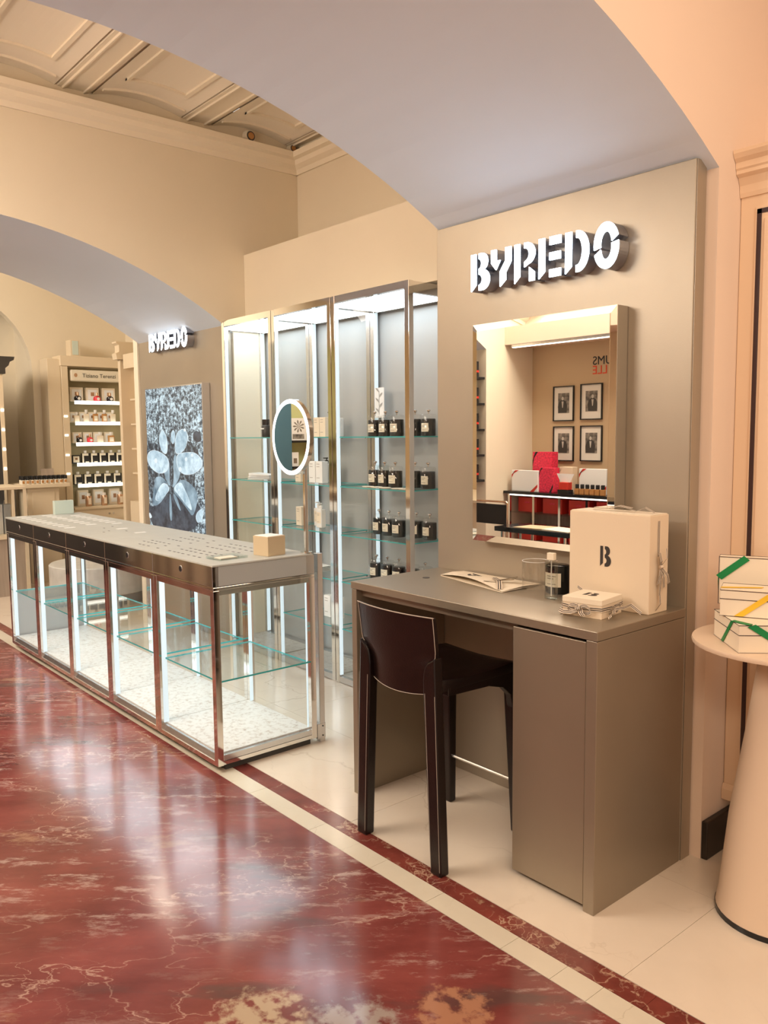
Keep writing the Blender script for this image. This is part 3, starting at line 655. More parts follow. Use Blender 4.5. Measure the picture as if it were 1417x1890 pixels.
t = thing('perfume_bottle', 'clear square bottle with pale cap in front of the candle jar', 'bottle', (-1.932, 2.478, 0.9502), math.radians(6))
MB().box(-.023, .023, -.012, .012, 0, .150).build('bottle_glass', 'glass_bottle', t, bevel=.003)
MB().box(-.021, .021, -.010, .010, .003, .014).build('bottle_base', 'acrylic', t)
MB().box(-.015, .015, -.010, .010, .1505, .178).build('cap', 'card_cream', t, bevel=.002)
MB().tube([(0, 0, .012), (0, 0, .148)], .002, 6).build('dip_tube', 'white_plastic', t)
# ------------------------------------------------------------------ far panel, sign, lightbox
t = thing('wall_panel', 'farther champagne grey metal wall panel carrying the backlit leaf poster', 'panel', (-6.2, 3.155, 0))
MB((-6.2, 3.155, 0)).box(-6.975, -5.492, 3.12, 3.19, 0.0, 2.425).build('panel_body', 'panel_metal', t, bevel=0.003)
MB((-6.2, 3.155, 0)).box(-7.06, -6.977, 3.105, 3.19, 0.0, 2.45).build('edge_trim', 'moulding_paint', t)
stencil_sign('smaller-looking distant illuminated stencil letters BYREDO above the leaf poster', -6.617, 3.05, 3.119, 2.290, 0.93, 'sign_face_soft')
def lightbox():
    off = (-6.22, 3.12, 0.5); t = thing('poster_lightbox', 'tall backlit poster of pale leaves on dark speckled ground', 'poster', off)
    X0, X1, Z0, Z1, Y = -6.727, -5.715, 0.50, 1.992, 3.045
    MB(off).box(X0, X1, Y+.006, 3.118, Z0, Z1).build('lightbox_case', 'chrome_satin', t, bevel=.002)
    sc = MB(off).box(X0+.012, X1-.012, Y+.003, Y+.006, Z0+.01, Z1-.01).build('poster_sheet', ['print_speckle'], t)
    W = X1-X0
    def P(px, py):
        u = min(max((px-120-(py-100)*0.032)/660, 0), 1.0); k = 1.016+(0.92-1.016)*u
        py2 = 725+(py-725)*k
        return X0+W*u, Z1-(py2-78)/1650*1.115
    def leaf(pts, m, d, sub=True):
        b = MB(off); q = [P(*p) for p in pts]
        # smooth the outline (Chaikin)
        for _ in range(2): q = [((a[0]*.75+c[0]*.25, a[1]*.75+c[1]*.25), (a[0]*.25+c[0]*.75, a[1]*.25+c[1]*.75)) for a, c in zip(q, q[1:]+q[:1])]; q = [r for s in q for r in s]
        b.face([(a, Y+.003-d, z) for a, z in q]); b.build('printed_leaf', m, sc)
        if m == 'print_leaf':
            cx = sum(a for a, z in q)/len(q); cz = sum(z for a, z in q)/len(q); g = MB(off)
            g.face([(cx+(a-cx)*1.045, Y+.0031-d, cz+(z-cz)*1.03) for a, z in q]); g.build('leaf_rim', 'print_glint', sc)
    leaf([(170, 1740), (160, 1500), (210, 1580), (300, 1500), (420, 1400), (520, 1400), (640, 1500), (700, 1560), (760, 1500), (800, 1740), (640, 1900), (300, 1900)], 'print_dark', .0003)
    leaf([(140, 720), (250, 800), (400, 700), (460, 540), (520, 700), (700, 760), (770, 860), (700, 1250), (760, 1400), (600, 1560), (300, 1560), (180, 1500), (150, 1100)], 'print_mid', .0002)
    leaf([(250, 1180), (360, 1190), (430, 1340), (380, 1420), (300, 1540), (210, 1560), (220, 1400), (240, 1280)], 'print_leaf_shade', .0006)
    leaf([(330, 1260), (400, 1280), (430, 1350), (370, 1420), (290, 1500), (240, 1460)], 'print_leaf', .0008)
    leaf([(450, 1350), (560, 1210), (640, 1240), (740, 1350), (750, 1480), (700, 1700), (640, 1600), (560, 1480)], 'print_leaf_shade', .0006)
    leaf([(470, 1330), (560, 1240), (600, 1330), (660, 1480), (690, 1620), (620, 1540), (540, 1420)], 'print_leaf', .0008)
    leaf([(425, 1400), (445, 1400), (465, 1740), (430, 1740)], 'print_leaf_shade', .0008)
    leaf([(460, 1400), (500, 1400), (570, 1620), (540, 1600)], 'print_leaf_shade', .0008)
    leaf([(380, 900), (430, 1000), (440, 1180), (435, 1330), (370, 1200), (350, 1000)], 'print_leaf_shade', .0009)
    leaf([(490, 880), (540, 1000), (560, 1180), (460, 1350), (480, 1200), (470, 1000)], 'print_leaf_shade', .0009)
    leaf([(340, 590), (385, 660), (405, 760), (400, 900), (350, 890), (310, 800), (300, 700), (320, 630)], 'print_leaf', .0011)
    leaf([(470, 590), (495, 640), (490, 760), (455, 780), (440, 660)], 'print_leaf', .0011)
    leaf([(600, 590), (635, 650), (630, 760), (590, 870), (500, 910), (490, 760), (510, 650), (550, 600)], 'print_leaf', .0012)
    leaf([(220, 850), (300, 870), (380, 920), (420, 1000), (400, 1120), (300, 1150), (200, 1080), (150, 980), (160, 890)], 'print_leaf', .0013)
    leaf([(520, 900), (620, 880), (720, 880), (800, 990), (780, 1080), (700, 1150), (600, 1160), (540, 1100), (510, 1000)], 'print_leaf', .0013)
    leaf([(425, 780), (445, 780), (440, 1280), (430, 1280)], 'print_dark', .0015)
    for (x, y, s) in ((262, 985, 26), (620, 965, 20), (685, 915, 18), (553, 1090, 24), (603, 605, 15), (540, 1350, 12)):
        leaf([(x, y-s*1.7), (x+s, y), (x, y+s*1.7), (x-s, y)], 'print_glint', .0017)
    leaf([(760, 360), (780, 500), (730, 520)], 'print_leaf', .0008); leaf([(690, 640), (740, 600), (790, 700), (770, 760), (700, 740)], 'print_dark', .0008)
    leaf([(720, 1660), (800, 1560), (810, 1700), (750, 1780)], 'print_leaf', .0008); leaf([(165, 1620), (215, 1700), (170, 1720)], 'print_glint', .0008)
lightbox()
# ------------------------------------------------------------------ tall vitrines
CASE_TOP = 2.43
def vitrine(label, x0, x1, shelves, last=False):
    ya, yb = 3.10, 3.45; p = 0.036; off = ((x0+x1)/2, ya, 0)
    t = thing('display_case', label, 'display case', off, group='tall glass display cases along the back')
    for px in (x0, x1-p):
        for k, py in enumerate((ya, yb-p)):
            MB(off).box(px, px+p, py, py+p, 0.0, CASE_TOP).build('post', 'chrome' if k == 0 else 'chrome_satin', t, bevel=.0015)
    # rails
    for py in (ya, yb-p):
        MB(off).box(x0+p, x1-p, py+.002, py+p-.002, CASE_TOP-(.042 if py == ya else .075), CASE_TOP).build('top_rail', 'chrome', t)
        MB(off).box(x0+p, x1-p, py+.002, py+p-.002, 0.004, 0.042).build('bottom_rail', 'chrome_satin', t)
    for px in (x0+.004, x1-p+.004):
        MB(off).box(px, px+p-.008, ya+p, yb-p, CASE_TOP-.066, CASE_TOP-.002).build('side_rail', 'chrome', t)
    MB(off).box(x0+.006, x1-.006, ya+p, yb-p, 0.006, 0.040).build('plinth', 'terrazzo', t)
    MB(off).box(x0+p, x1-p, ya+p, yb-p, CASE_TOP-.030, CASE_TOP-.004).build('lamp_housing', 'chrome_satin', t)
    MB(off).box(x0+p+.004, x1-p-.004, ya+p, yb-p-.004, CASE_TOP-.040, CASE_TOP-.031).build('light_panel', 'led', t)
    for px, w in ((x0+p, .012),):
        MB(off).box(px, px+.004, ya+.006, ya+p-.006, 0.05, CASE_TOP-.05).build('light_strip', 'led_strip', t)
        MB(off).box(px, px+.004, yb-p+.004, yb-.004, 0.05, CASE_TOP-.05).build('light_strip', 'led_strip', t)
    MB(off).face([(x0+p, ya+.015, .043), (x1-p, ya+.015, .043), (x1-p, ya+.015, CASE_TOP-.043), (x0+p, ya+.015, CASE_TOP-.043)]).build('glass_door', 'glass', t)
    MB(off).face([(x0+.017, ya+p, .041), (x0+.017, yb-p, .041), (x0+.017, yb-p, CASE_TOP-.038), (x0+.017, ya+p, CASE_TOP-.038)]).build('side_glass', 'glass', t)
    if last: MB(off).face([(x1-.017, ya+p, .041), (x1-.017, yb-p, .041), (x1-.017, yb-p, CASE_TOP-.038), (x1-.017, ya+p, CASE_TOP-.038)]).build('side_glass', 'glass', t)
    for z in shelves:
        s = MB(off); s.box(x0+p+.006, x1-p-.004, ya+.024, yb-p, z-.006, z, 0)
        # front and side edges show the green of the glass
        o = s.build('glass_shelf', ['glass_shelf', 'cyan_edge'], t)
        for i, f in enumerate(o.data.polygons):
            if abs(f.normal.z) < .5: f.material_index = 1
        c = MB(off)
        for sx in (x0+p+.001, x1-p-.009):
            for sy in (ya+p+.006, yb-p-.014): c.box(sx, sx+.008, sy, sy+.008, z-.012, z-.006)
        c.build('shelf_clip', 'chrome', t)
    return t
SH = [1.57, 1.26, 0.955, 0.655, 0.35]
vitrine('leftmost tall chrome and glass display case, nearly empty, beside the poster panel', -5.480, -4.812, SH[:4])
vitrine('middle tall chrome and glass display case with white pump bottles on its shelves', -4.806, -4.136, SH)
vitrine('rightmost tall chrome and glass display case filled with dark candle jars', -4.130, -3.413, SH, True)
# candle jars
LA = (-128, -46)
root = thing('candle_jar', '', 'candle', (0, 0, 0)); candle_jar_parts(root, True, 1.08); PJ = Proto(root)
rows = [('top stocked', 1.57, [(-3.955, 3.30), (-3.850, 3.30), (-3.745, 3.30), (-3.625, 3.34), (-3.515, 3.345)]),
        ('second', 1.26, [(-3.955, 3.30), (-3.850, 3.29), (-3.745, 3.285), (-3.632, 3.345), (-3.515, 3.34)]),
        ('third', 0.955, [(-3.955, 3.33), (-3.850, 3.32), (-3.745, 3.31), (-3.640, 3.36), (-3.520, 3.355)]),
        ('fourth', 0.655, [(-4.025, 3.36), (-3.915, 3.36), (-3.805, 3.36), (-3.680, 3.36), (-3.565, 3.36)])]
orders = ['first dark candle jar from the left', 'second dark candle jar from the left', 'third dark candle jar from the left', 'dark candle jar just right of the chrome corner post', 'rightmost dark candle jar']
for rn, z, ps in rows:
    for k, (x, y) in enumerate(ps):
        PJ.put((x, y, z+.0003), random.uniform(-.12, .12), f'{orders[k]} on the {rn} shelf', 'dark candle jars in the right display case')
# sample saucers on second shelf
for k, x in enumerate((-3.90, -3.82, -3.74, -3.63, -3.56)):
    t = MB((x, 3.195, 1.2602)).lathe(x, 3.195, [(.030, 1.2602), (.036, 1.2622), (.037, 1.2652), (.030, 1.2642)], 20).build('saucer', 'card_cream', smooth=True)
    tag(t, ['first', 'second', 'third', 'fourth', 'fifth'][k]+' small cream disc from the left in front of the candles on the second shelf', 'dish', 'cream discs on the second shelf')
# clear acrylic blocks and leaning card
def ablock(name, x, y, z, w, d, h, m, label, cat):
    o = MB((x, y, z)).box(x-w/2, x+w/2, y-d/2, y+d/2, z, z+h).build(name, m, bevel=.0015); return tag(o, label, cat)
ablock('acrylic_block', -4.005, 3.395, 1.5702, .11, .025, .118, 'acrylic', 'clear acrylic block at the left end of the top shelf of the right case', 'block')
ablock('acrylic_block', -3.995, 3.395, 1.2602, .10, .025, .13, 'acrylic', 'clear acrylic block at the left end of the second shelf of the right case', 'block')
t = thing('relief_card', 'white card with raised leaf pattern standing above the top shelf jars', 'card', (-4.015, 3.395, 1.6885))
MB().box(-.045, .045, -.006, .0, 0, .19).build('card_sheet', 'white_card', t)
b = MB()
for k in range(5):
    z = .03+.032*k; s = 1 if k % 2 else -1
    b.face([(0, -.0075, z), (s*.03, -.0075, z+.022), (s*.034, -.0075, z+.034), (s*.008, -.0075, z+.022)])
b.box(-.002, .002, -.0075, -.006, .02, .17); b.build('leaf_relief', 'niche_grey', t)
# pump bottles and boxes in the middle case
def pump_bottle(black):
    t = thing('pump_bottle', '', 'bottle')
    m = 'white_plastic'
    MB().box(-.030, .030, -.020, .020, 0, .125).build('bottle_body', m, t, bevel=.005)
    MB().lathe(0, 0, [(.011, .125), (.011, .136), (.013, .138), (.013, .148), (.004, .150), (.004, .160)], 12).build('collar', 'black' if black else m, t, smooth=True)
    MB().box(-.008, .008, -.026, .008, .160, .168).build('pump_head', 'black' if black else m, t, bevel=.002)
    l = MB().box(-.024, .024, -.0205, -.020, .03, .105).build('label_sheet', 'card_cream', t)
    p = MB()
    for z in (.092, .084, .040): p.box(-.018, -.018+.026, -.0208, -.0205, z, z+.002)
    p.build('label_print', 'label_print', l)
    return t
def carton(w, d, h, m='card_cream'):
    t = thing('carton', '', 'box')
    MB().box(-w/2, w/2, -d/2, d/2, 0, h).build('carton_body', m, t, bevel=.0012)
    p = MB()
    for z in (h*.86, h*.74, h*.22): p.box(-w*.36, w*.1, -d/2-.0004, -d/2, z, z+.003)
    p.build('carton_print', 'label_print', t)
    return t
PB = Proto(pump_bottle(True)); PW = Proto(pump_bottle(False)); PC = Proto(carton(.064, .05, .130)); PW2 = Proto(carton(.074, .05, .145, 'white_card'))
g = 'cream and white cartons in the middle case'
PC.put((-4.515, 3.28, 1.5703), 0, 'yellowish carton just right of the ring mirror, top shelf of middle case', g)
PC.put((-4.447, 3.28, 1.5703), 0, 'cream carton beside the yellowish one, top shelf of middle case', g)
PW2.put((-4.575, 3.28, 1.2603), 0, 'larger white carton below the ring mirror on the second shelf', g)
PW2.put((-4.495, 3.28, 1.2603), 0, 'right hand white carton on the second shelf of the middle case', g)
PW2.put((-4.44, 3.29, 0.3503), 0, 'white carton on the lowest visible shelf of the middle case', g)
PW2.put((-4.35, 3.29, 0.3503), 0, 'white carton next to the post on the lowest shelf of the middle case', g)
PC.put((-4.79+.06, 3.27, 1.5703), 0, 'narrow cream carton close to the left post of the middle case, top shelf', g)
PC.put((-4.79+.06, 3.27, 1.2603), 0, 'narrow cream carton close to the left post of the middle case, second shelf', g)
PC.put((-4.79+.06, 3.27, 0.9553), 0, 'narrow cream carton close to the left post of the middle case, third shelf', g)
g = 'pump bottles in the middle case'
PB.put((-4.50, 3.37, 1.5703), 0, 'bottle with black pump behind the yellowish carton on the top shelf', g)
PB.put((-4.42, 3.37, 1.5703), 0.3, 'black pump bottle beside the chrome post on the top shelf of the middle case', g)
PB.put((-4.56, 3.37, 1.2603), 0, 'bottle with black pump behind the larger white carton on the second shelf', g)
PB.put((-4.48, 3.37, 1.2603), 0.3, 'black pump bottle beside the chrome post on the second shelf of the middle case', g)
PW.put((-4.595, 3.32, 0.9553), 0, 'white pump bottle at the left of the third shelf of the middle case', g)
PW.put((-4.50, 3.27, 0.9553), 0, 'white pump bottle standing in front on the third shelf of the middle case', g)
PW.put((-4.41, 3.32, 0.9553), 0, 'white pump bottle touching the chrome post on the third shelf', g)
# left case
t = thing('spray_bottle', 'black cylindrical bottle on the top shelf of the left case', 'bottle', (-5.135, 3.25, 1.5703))
MB().lathe(0, 0, [(.030, 0), (.031, .003), (.031, .082), (.028, .086)], 18).build('bottle_body', 'black', t, smooth=True)
MB().lathe(0, 0, [(.0285, .087), (.0285, .128), (.026, .130)], 18).build('cap', 'black_gloss', t, smooth=True)
MB().box(-.022, .022, -.0318, -.0306, .058, .066).build('label_band', 'white_card', t)
t = thing('spray_bottle', 'white bottle with black cap beside the black one, left case', 'bottle', (-5.045, 3.25, 1.5703))
MB().lathe(0, 0, [(.020, 0), (.020, .090), (.016, .094)], 16).build('bottle_body', 'white_plastic', t, smooth=True)
MB().lathe(0, 0, [(.019, .0945), (.019, .128), (.017, .130)], 16).build('cap', 'black', t, smooth=True)
def papers(label, x, y, z):
    t = thing('paper_stack', label, 'papers', (x, y, z), .1)
    for k in range(6):
        a = random.uniform(-.06, .06); c, s = math.cos(a), math.sin(a)
        q = [(-.13, -.05), (.13, -.05), (.13, .05), (-.13, .05)]
        h0 = .006*k
        b = MB(); P = [(p[0]*c-p[1]*s, p[0]*s+p[1]*c) for p in q]
        b.loft([[(P[0][0], P[0][1], h0), (P[1][0], P[1][1], h0+.002), (P[2][0], P[2][1], h0+.002), (P[3][0], P[3][1], h0)], [(P[0][0], P[0][1], h0+.004+.01*(k == 5)), (P[1][0], P[1][1], h0+.005), (P[2][0], P[2][1], h0+.005), (P[3][0], P[3][1], h0+.004+.012*(k == 5))]])
        b.build('envelope', 'white_card', t)
papers('small heap of white envelopes on the second shelf of the left case', -5.205, 3.27, 1.2603)
papers('low stack of white envelopes under the ring mirror on the second shelf', -4.60, 3.27, 0.6553)
# ------------------------------------------------------------------ long glass counter
CX = [-6.510, -5.877, -5.244, -4.611, -3.978, -3.345]; CA, CB = 1.812, 2.385
def counter_module(k, label):
    x0, x1 = CX[k]+.0012, CX[k+1]-.0012; off = ((x0+x1)/2, CA, 0); p = 0.032
    t = thing('glass_counter', label, 'display case', off, group='glass counter units in one row')
    last = k == 4; first = k == 0
    for px in (x0, x1-p):
        for py in (CA, CB-p):
            MB(off).box(px, px+p, py, py+p, 0.030, 0.868).build('post', 'chrome', t, bevel=.0015)
    for py in (CA, CB-p):
        MB(off).box(x0+p, x1-p, py+.002, py+p-.002, 0.842, 0.8685).build('top_rail', 'chrome', t)
        MB(off).box(x0+p, x1-p, py, py+p, 0.030, 0.052).build('bottom_rail', 'chrome', t)
    # skirt: sloping chrome sill between rail and terrazzo
    MB(off).prism([(CA+.006, .052), (CA+p, .052), (CA+p, .078), (CA+.016, .078)], 'x', x0+p, x1-p).build('sill', 'chrome_satin', t)
    if last: MB(off).box(x1-.028, x1-.004, CA+p, CB-p, .052, .078).build('sill', 'chrome_satin', t)
    for px in (x0+.003, x1-p+.003):
        MB(off).box(px, px+p-.006, CA+p, CB-p, 0.845, 0.8685).build('side_rail', 'chrome', t)
        MB(off).box(px, px+p-.006, CA+p, CB-p, 0.032, 0.050).build('side_rail', 'chrome', t)
    MB(off).box(x0+.020, x1-.020, CA+.05, CB-.03, 0.0, 0.034).build('plinth', 'slot_dark', t)
    MB(off).box(x0+(.001 if not first else .03), x1-(.001 if not last else .03), CA+p, CB-p+.01, 0.0505, 0.084).build('display_floor', 'terrazzo', t)
    MB(off).box(x0, x1, CA, CB, 0.869, 0.884).build('trim_rail', 'chrome', t, bevel=.002)
    MB(off).box(x0+p+.002, x1-p-.002, CA+p+.002, CB-p-.002, 0.858, 0.8675).build('light_panel', 'counter_led', t)
    # glass
    MB(off).face([(x0+p, CA+.012, .053), (x1-p, CA+.012, .053), (x1-p, CA+.012, .841), (x0+p, CA+.012, .841)]).build('glass_door', 'glass', t)
    MB(off).face([(x0+p, CB-.012, .053), (x1-p, CB-.012, .053), (x1-p, CB-.012, .841), (x0+p, CB-.012, .841)]).build('rear_glass', 'glass', t)
    if last: MB(off).face([(x1-.012, CA+p, .079), (x1-.012, CB-p, .079), (x1-.012, CB-p, .844), (x1-.012, CA+p, .844)]).build('side_glass', 'glass', t)
    if first:
        MB(off).face([(x0+.012, CA+p, .43), (x0+.012, CB-p, .43), (x0+.012, CB-p, .844), (x0+.012, CA+p, .844)]).build('side_glass', 'glass', t)
        MB(off).box(x0+.008, x0+.016, CA+p, CB-p, 0.051, 0.43).build('end_panel', 'niche_grey', t)
    # vertical light strips on the left posts, front and rear
    MB(off).box(x0+p, x0+p+.005, CA+.016, CA+p+.010, 0.086, 0.840).build('light_strip', 'led_strip', t)
    MB(off).box(x0+p, x0+p+.005, CB-p-.004, CB-.016, 0.086, 0.840).build('light_strip', 'led_strip', t)
    if last: MB(off).box(x1-p-.005, x1-p, CB-p-.004, CB-.016, 0.086, 0.840).build('light_strip', 'led_strip', t)
    s = MB(off).box(x0+p+.008, x1-p+(.012 if last else -.002), CA+p, CB-p, 0.425, 0.433)
    o = s.build('glass_shelf', ['glass_shelf', 'cyan_edge'], t)
    for f in o.data.polygons:
        if abs(f.normal.z) < .5: f.material_index = 1
    # drawer
    d = MB(off).box(x0, x1, CA-.002, CA+.016, 0.886, 0.9815).build('drawer_front', 'chrome', t, bevel=.0015)
    MB(off).cyly(x0+.315, .938, CA-.0035, CA-.002, .0165, 20).build('hole_ring', 'chrome_satin', d)
    MB(off).cyly(x0+.315, .938, CA-.005, CA-.0035, .013, 18).build('finger_hole', 'black', d)
    MB(off).box(x0, x1, CA+.016, CB-.002, 0.886, 0.9815).build('drawer_box', 'niche_grey' if not last else 'chrome_satin', t)
    if last:
        MB(off).box(x1-.001, x1+.0012, CA+.03, CB-.05, 0.8885, 0.980).build('end_cover', 'silver_paint', t)
    return t
lab = ['farthest unit of the long chrome and glass counter, with a grey end panel', 'second glass counter unit from the far end', 'middle glass counter unit of the row of five', 'fourth glass counter unit, next to the nearest one', 'nearest chrome and glass counter unit at the right end of the row']
for k in range(5): counter_module(k, lab[k])
wt = thing('counter_top', 'long taupe counter top with small slots over the glass counter', 'counter top', (-4.93, 2.07, 0.982))
off = (-4.93, 2.07, 0.982)
MB(off).box(-6.515, -4.613, CA-.004, 2.372, 0.9822, 0.990).build('top_slab', 'counter_top', wt, bevel=.001)
MB(off).box(-4.611, -3.340, CA-.004, 2.372, 0.9822, 0.990).build('top_slab', 'counter_top', wt, bevel=.001)
wslots = []
for k in range(10): wslots.append((-6.44+.112*k, 1.905))
for k in range(9): wslots.append((-6.42+.112*k, 2.082))
for k in range(8): wslots.append((-6.25+.112*k, 2.238))
wslots += [(-5.126, 2.132), (-4.83, 2.125)]
me = None
for x, y in wslots:
    if me is None:
        o = MB((0, 0, 0)).box(-.016, .016, -.034, .034, 0, .0016).build('white_slot_card', 'white_card', wt, loc=(x-off[0], y-off[1], .008)); me = o
    else:
        c = me.copy(); COL.objects.link(c); c.location = (x-off[0], y-off[1], .008)
me = None
for x0, rows in ((-3.945, 6), (-4.41, 5)):
    for ix, dx in enumerate((0, .055, .10, .148, .21, .27, .325)):
        for iy, y in enumerate((1.892, 1.962, 2.012, 2.112, 2.188, 2.255)):
            x = x0+dx
            if (ix+iy) % 2 and ix > 3 and rows == 5: continue
            if rows == 5 and iy == 0 and ix < 2: continue
            if x > -3.56 and 2.05 < y: continue
            if me is None: me = MB().box(-.012, .012, -.0045, .0045, 0, .0006).build('tester_slot', 'slot_dark', wt, loc=(x-off[0], y-off[1], .008))
            else: c = me.copy(); COL.objects.link(c); c.location = (x-off[0], y-off[1], .008)
for x, y in ((-5.30, 2.14), (-5.24, 2.06), (-5.06, 2.02), (-4.98, 2.10), (-5.02, 1.97)):
    c = me.copy(); COL.objects.link(c); c.location = (x-off[0], y-off[1], .008)
# end post with clamp blocks at the rear right corner
t = thing('corner_post', 'slim silver post standing at the rear right corner of the glass counter', 'post', (-3.36, 2.42, 0))
MB((-3.36, 2.42, 0)).box(-3.378, -3.346, 2.404, 2.436, 0.0, 0.985).build('post_shaft', 'chrome_satin', t, bevel=.002)
MB((-3.36, 2.42, 0)).box(-3.380, -3.345, 2.388, 2.438, 0.02, 0.10).build('foot_bracket', 'chrome_satin', t, bevel=.002)
for dz in (.035, .085):
    MB((-3.36, 2.42, 0)).loft([[(-3.345, 2.42+.004*math.cos(a), dz+.004*math.sin(a)) for a in [2*PI*k/8 for k in range(8)]], [(-3.343, 2.42+.004*math.cos(a), dz+.004*math.sin(a)) for a in [2*PI*k/8 for k in range(8)]]]).build('screw', 'black', t)
# ------------------------------------------------------------------ ring mirror
def ring_mirror():
    px, py = -3.372, 2.336
    t = thing('ring_mirror', 'round make-up mirror with glowing white ring on a slim pole', 'mirror', (px, py+.02, .9905))
    off = (px, py+.02, .9905)
    MB(off).lathe(px, py+.02, [(.030, .9905), (.030, .997), (.008, 1.0)], 20).build('pole_foot', 'chrome', t, smooth=True)
    MB(off).box(px-.009, px+.009, py+.012, py+.028, 1.0, 1.60).build('pole', 'chrome', t, bevel=.001)
    # disc, facing -y turned slightly to -x
    cx, cy, cz = RM; a = math.radians(RMA); n = Vector((-math.sin(a), -math.cos(a), 0)); u = Vector((math.cos(a), -math.sin(a), 0)); v = Vector((0, 0, 1)); c = Vector((cx, cy, cz))
    def ring(r, d, k=48): return [tuple(c+u*r*math.cos(2*PI*i/k)+v*r*math.sin(2*PI*i/k)+n*d) for i in range(k)]
    R = .190
    h = MB(off).loft([ring(R, 0), ring(R, -.022), ring(R-.012, -.030)]).build('housing', 'chrome', t, smooth=True)
    b = MB(off); b.loft([ring(R-.001, .002), ring(R-.022, .002)], cap=False); b.build('light_ring', 'ring_led', t)
    b = MB(off); b.loft([ring(R-.022, .0015), ring(R-.022, .0005)]); b.build('mirror_glass', 'mirror', t)
    MB(off).tube([tuple(c-n*.026), (px, py+.02, cz)], .010, 10).build('swivel_joint', 'chrome', t)
RM = (-3.435, 2.316, 1.572); RMA = 5
ring_mirror()
# ------------------------------------------------------------------ on the counter
t = thing('display_cube', 'beige cube with white top at the near end of the counter', 'cube', (-3.458, 2.192, .9905), math.radians(8))
MB().box(-.056, .056, -.056, .056, 0, .096).build('cube_body', 'cube_beige', t, bevel=.001)
MB().box(-.051, .051, -.051, .051, .096, .0985).build('top_pad', 'white_card', t)
t = thing('glass_tray', 'small flat glass tray with a card on the near counter end', 'tray', (-3.498, 1.975, .9905), math.radians(4))
MB().box(-.062, .062, -.080, .080, 0, .003).box(-.062, .062, -.080, -.076, .003, .012).box(-.062, .062, .076, .080, .003, .012).box(-.062, -.058, -.076, .076, .003, .012).box(.058, .062, -.076, .076, .003, .012).build('tray_glass', 'acrylic', t)
c = MB().box(-.030, .030, -.055, .040, .0032, .007).build('folded_card', 'paper', t)
t = ablock('glass_block', -6.465, 2.225, .9905, .045, .145, .105, 'frosted_block', 'pale green frosted block at the far end of the counter', 'block')
# ------------------------------------------------------------------ wall cabinet right of the make-up desk
def wall_cabinet():
    off = (-0.95, 3.0, 0.19); t = thing('wall_cabinet', 'peach panelled wall cabinet with crown moulding and dark inlay line', 'cabinet', off)
    X0, X1, Y = -1.4605, -0.30, 2.93
    MB(off).box(X0, X1, Y, 3.098, 0.19, 2.41).build('cabinet_body', 'cabinet_peach', t, bevel=.003)
    MB(off).prism([(Y, 2.405), (Y-.006, 2.405), (Y-.010, 2.420), (Y-.012, 2.445), (Y-.024, 2.470), (Y-.040, 2.480), (Y-.040, 2.492), (Y-.045, 2.498), (Y-.045, 2.518), (Y-.058, 2.530), (Y-.066, 2.545), (Y-.066, 2.557), (3.098, 2.557), (3.098, 2.405)], 'x', X0, X1+.06).build('crown_moulding', 'cabinet_peach', t)
    # door with dark groove frame
    fx0, fx1, fz0, fz1 = -1.405, -.36, .30, 2.365
    d = MB(off).box(fx0, fx1, Y-.006, Y, fz0, fz1).build('cabinet_door', 'cabinet_peach', t, bevel=.002)
    w = .016; a = fx0+.008
    MB(off).box(a, a+w, Y-.008, Y-.006, fz0+.02, fz1-.01).box(a, fx1-.008, Y-.008, Y-.006, fz1-.026, fz1-.01).box(fx1-.008-w, fx1-.008, Y-.008, Y-.006, fz0+.02, fz1-.026).build('dark_inlay', 'cabinet_line', d)
    MB(off).box(a+w+.012, fx1-.04, Y-.016, Y-.006, fz0+.05, fz1-.045).build('raised_panel', 'cabinet_peach', d, bevel=.004)
    MB(off).prism([(Y, .19), (Y-.014, .19), (Y-.014, .23), (Y-.004, .25), (Y, .25)], 'x', X0, X1).build('bottom_moulding', 'cabinet_peach', t)
wall_cabinet()
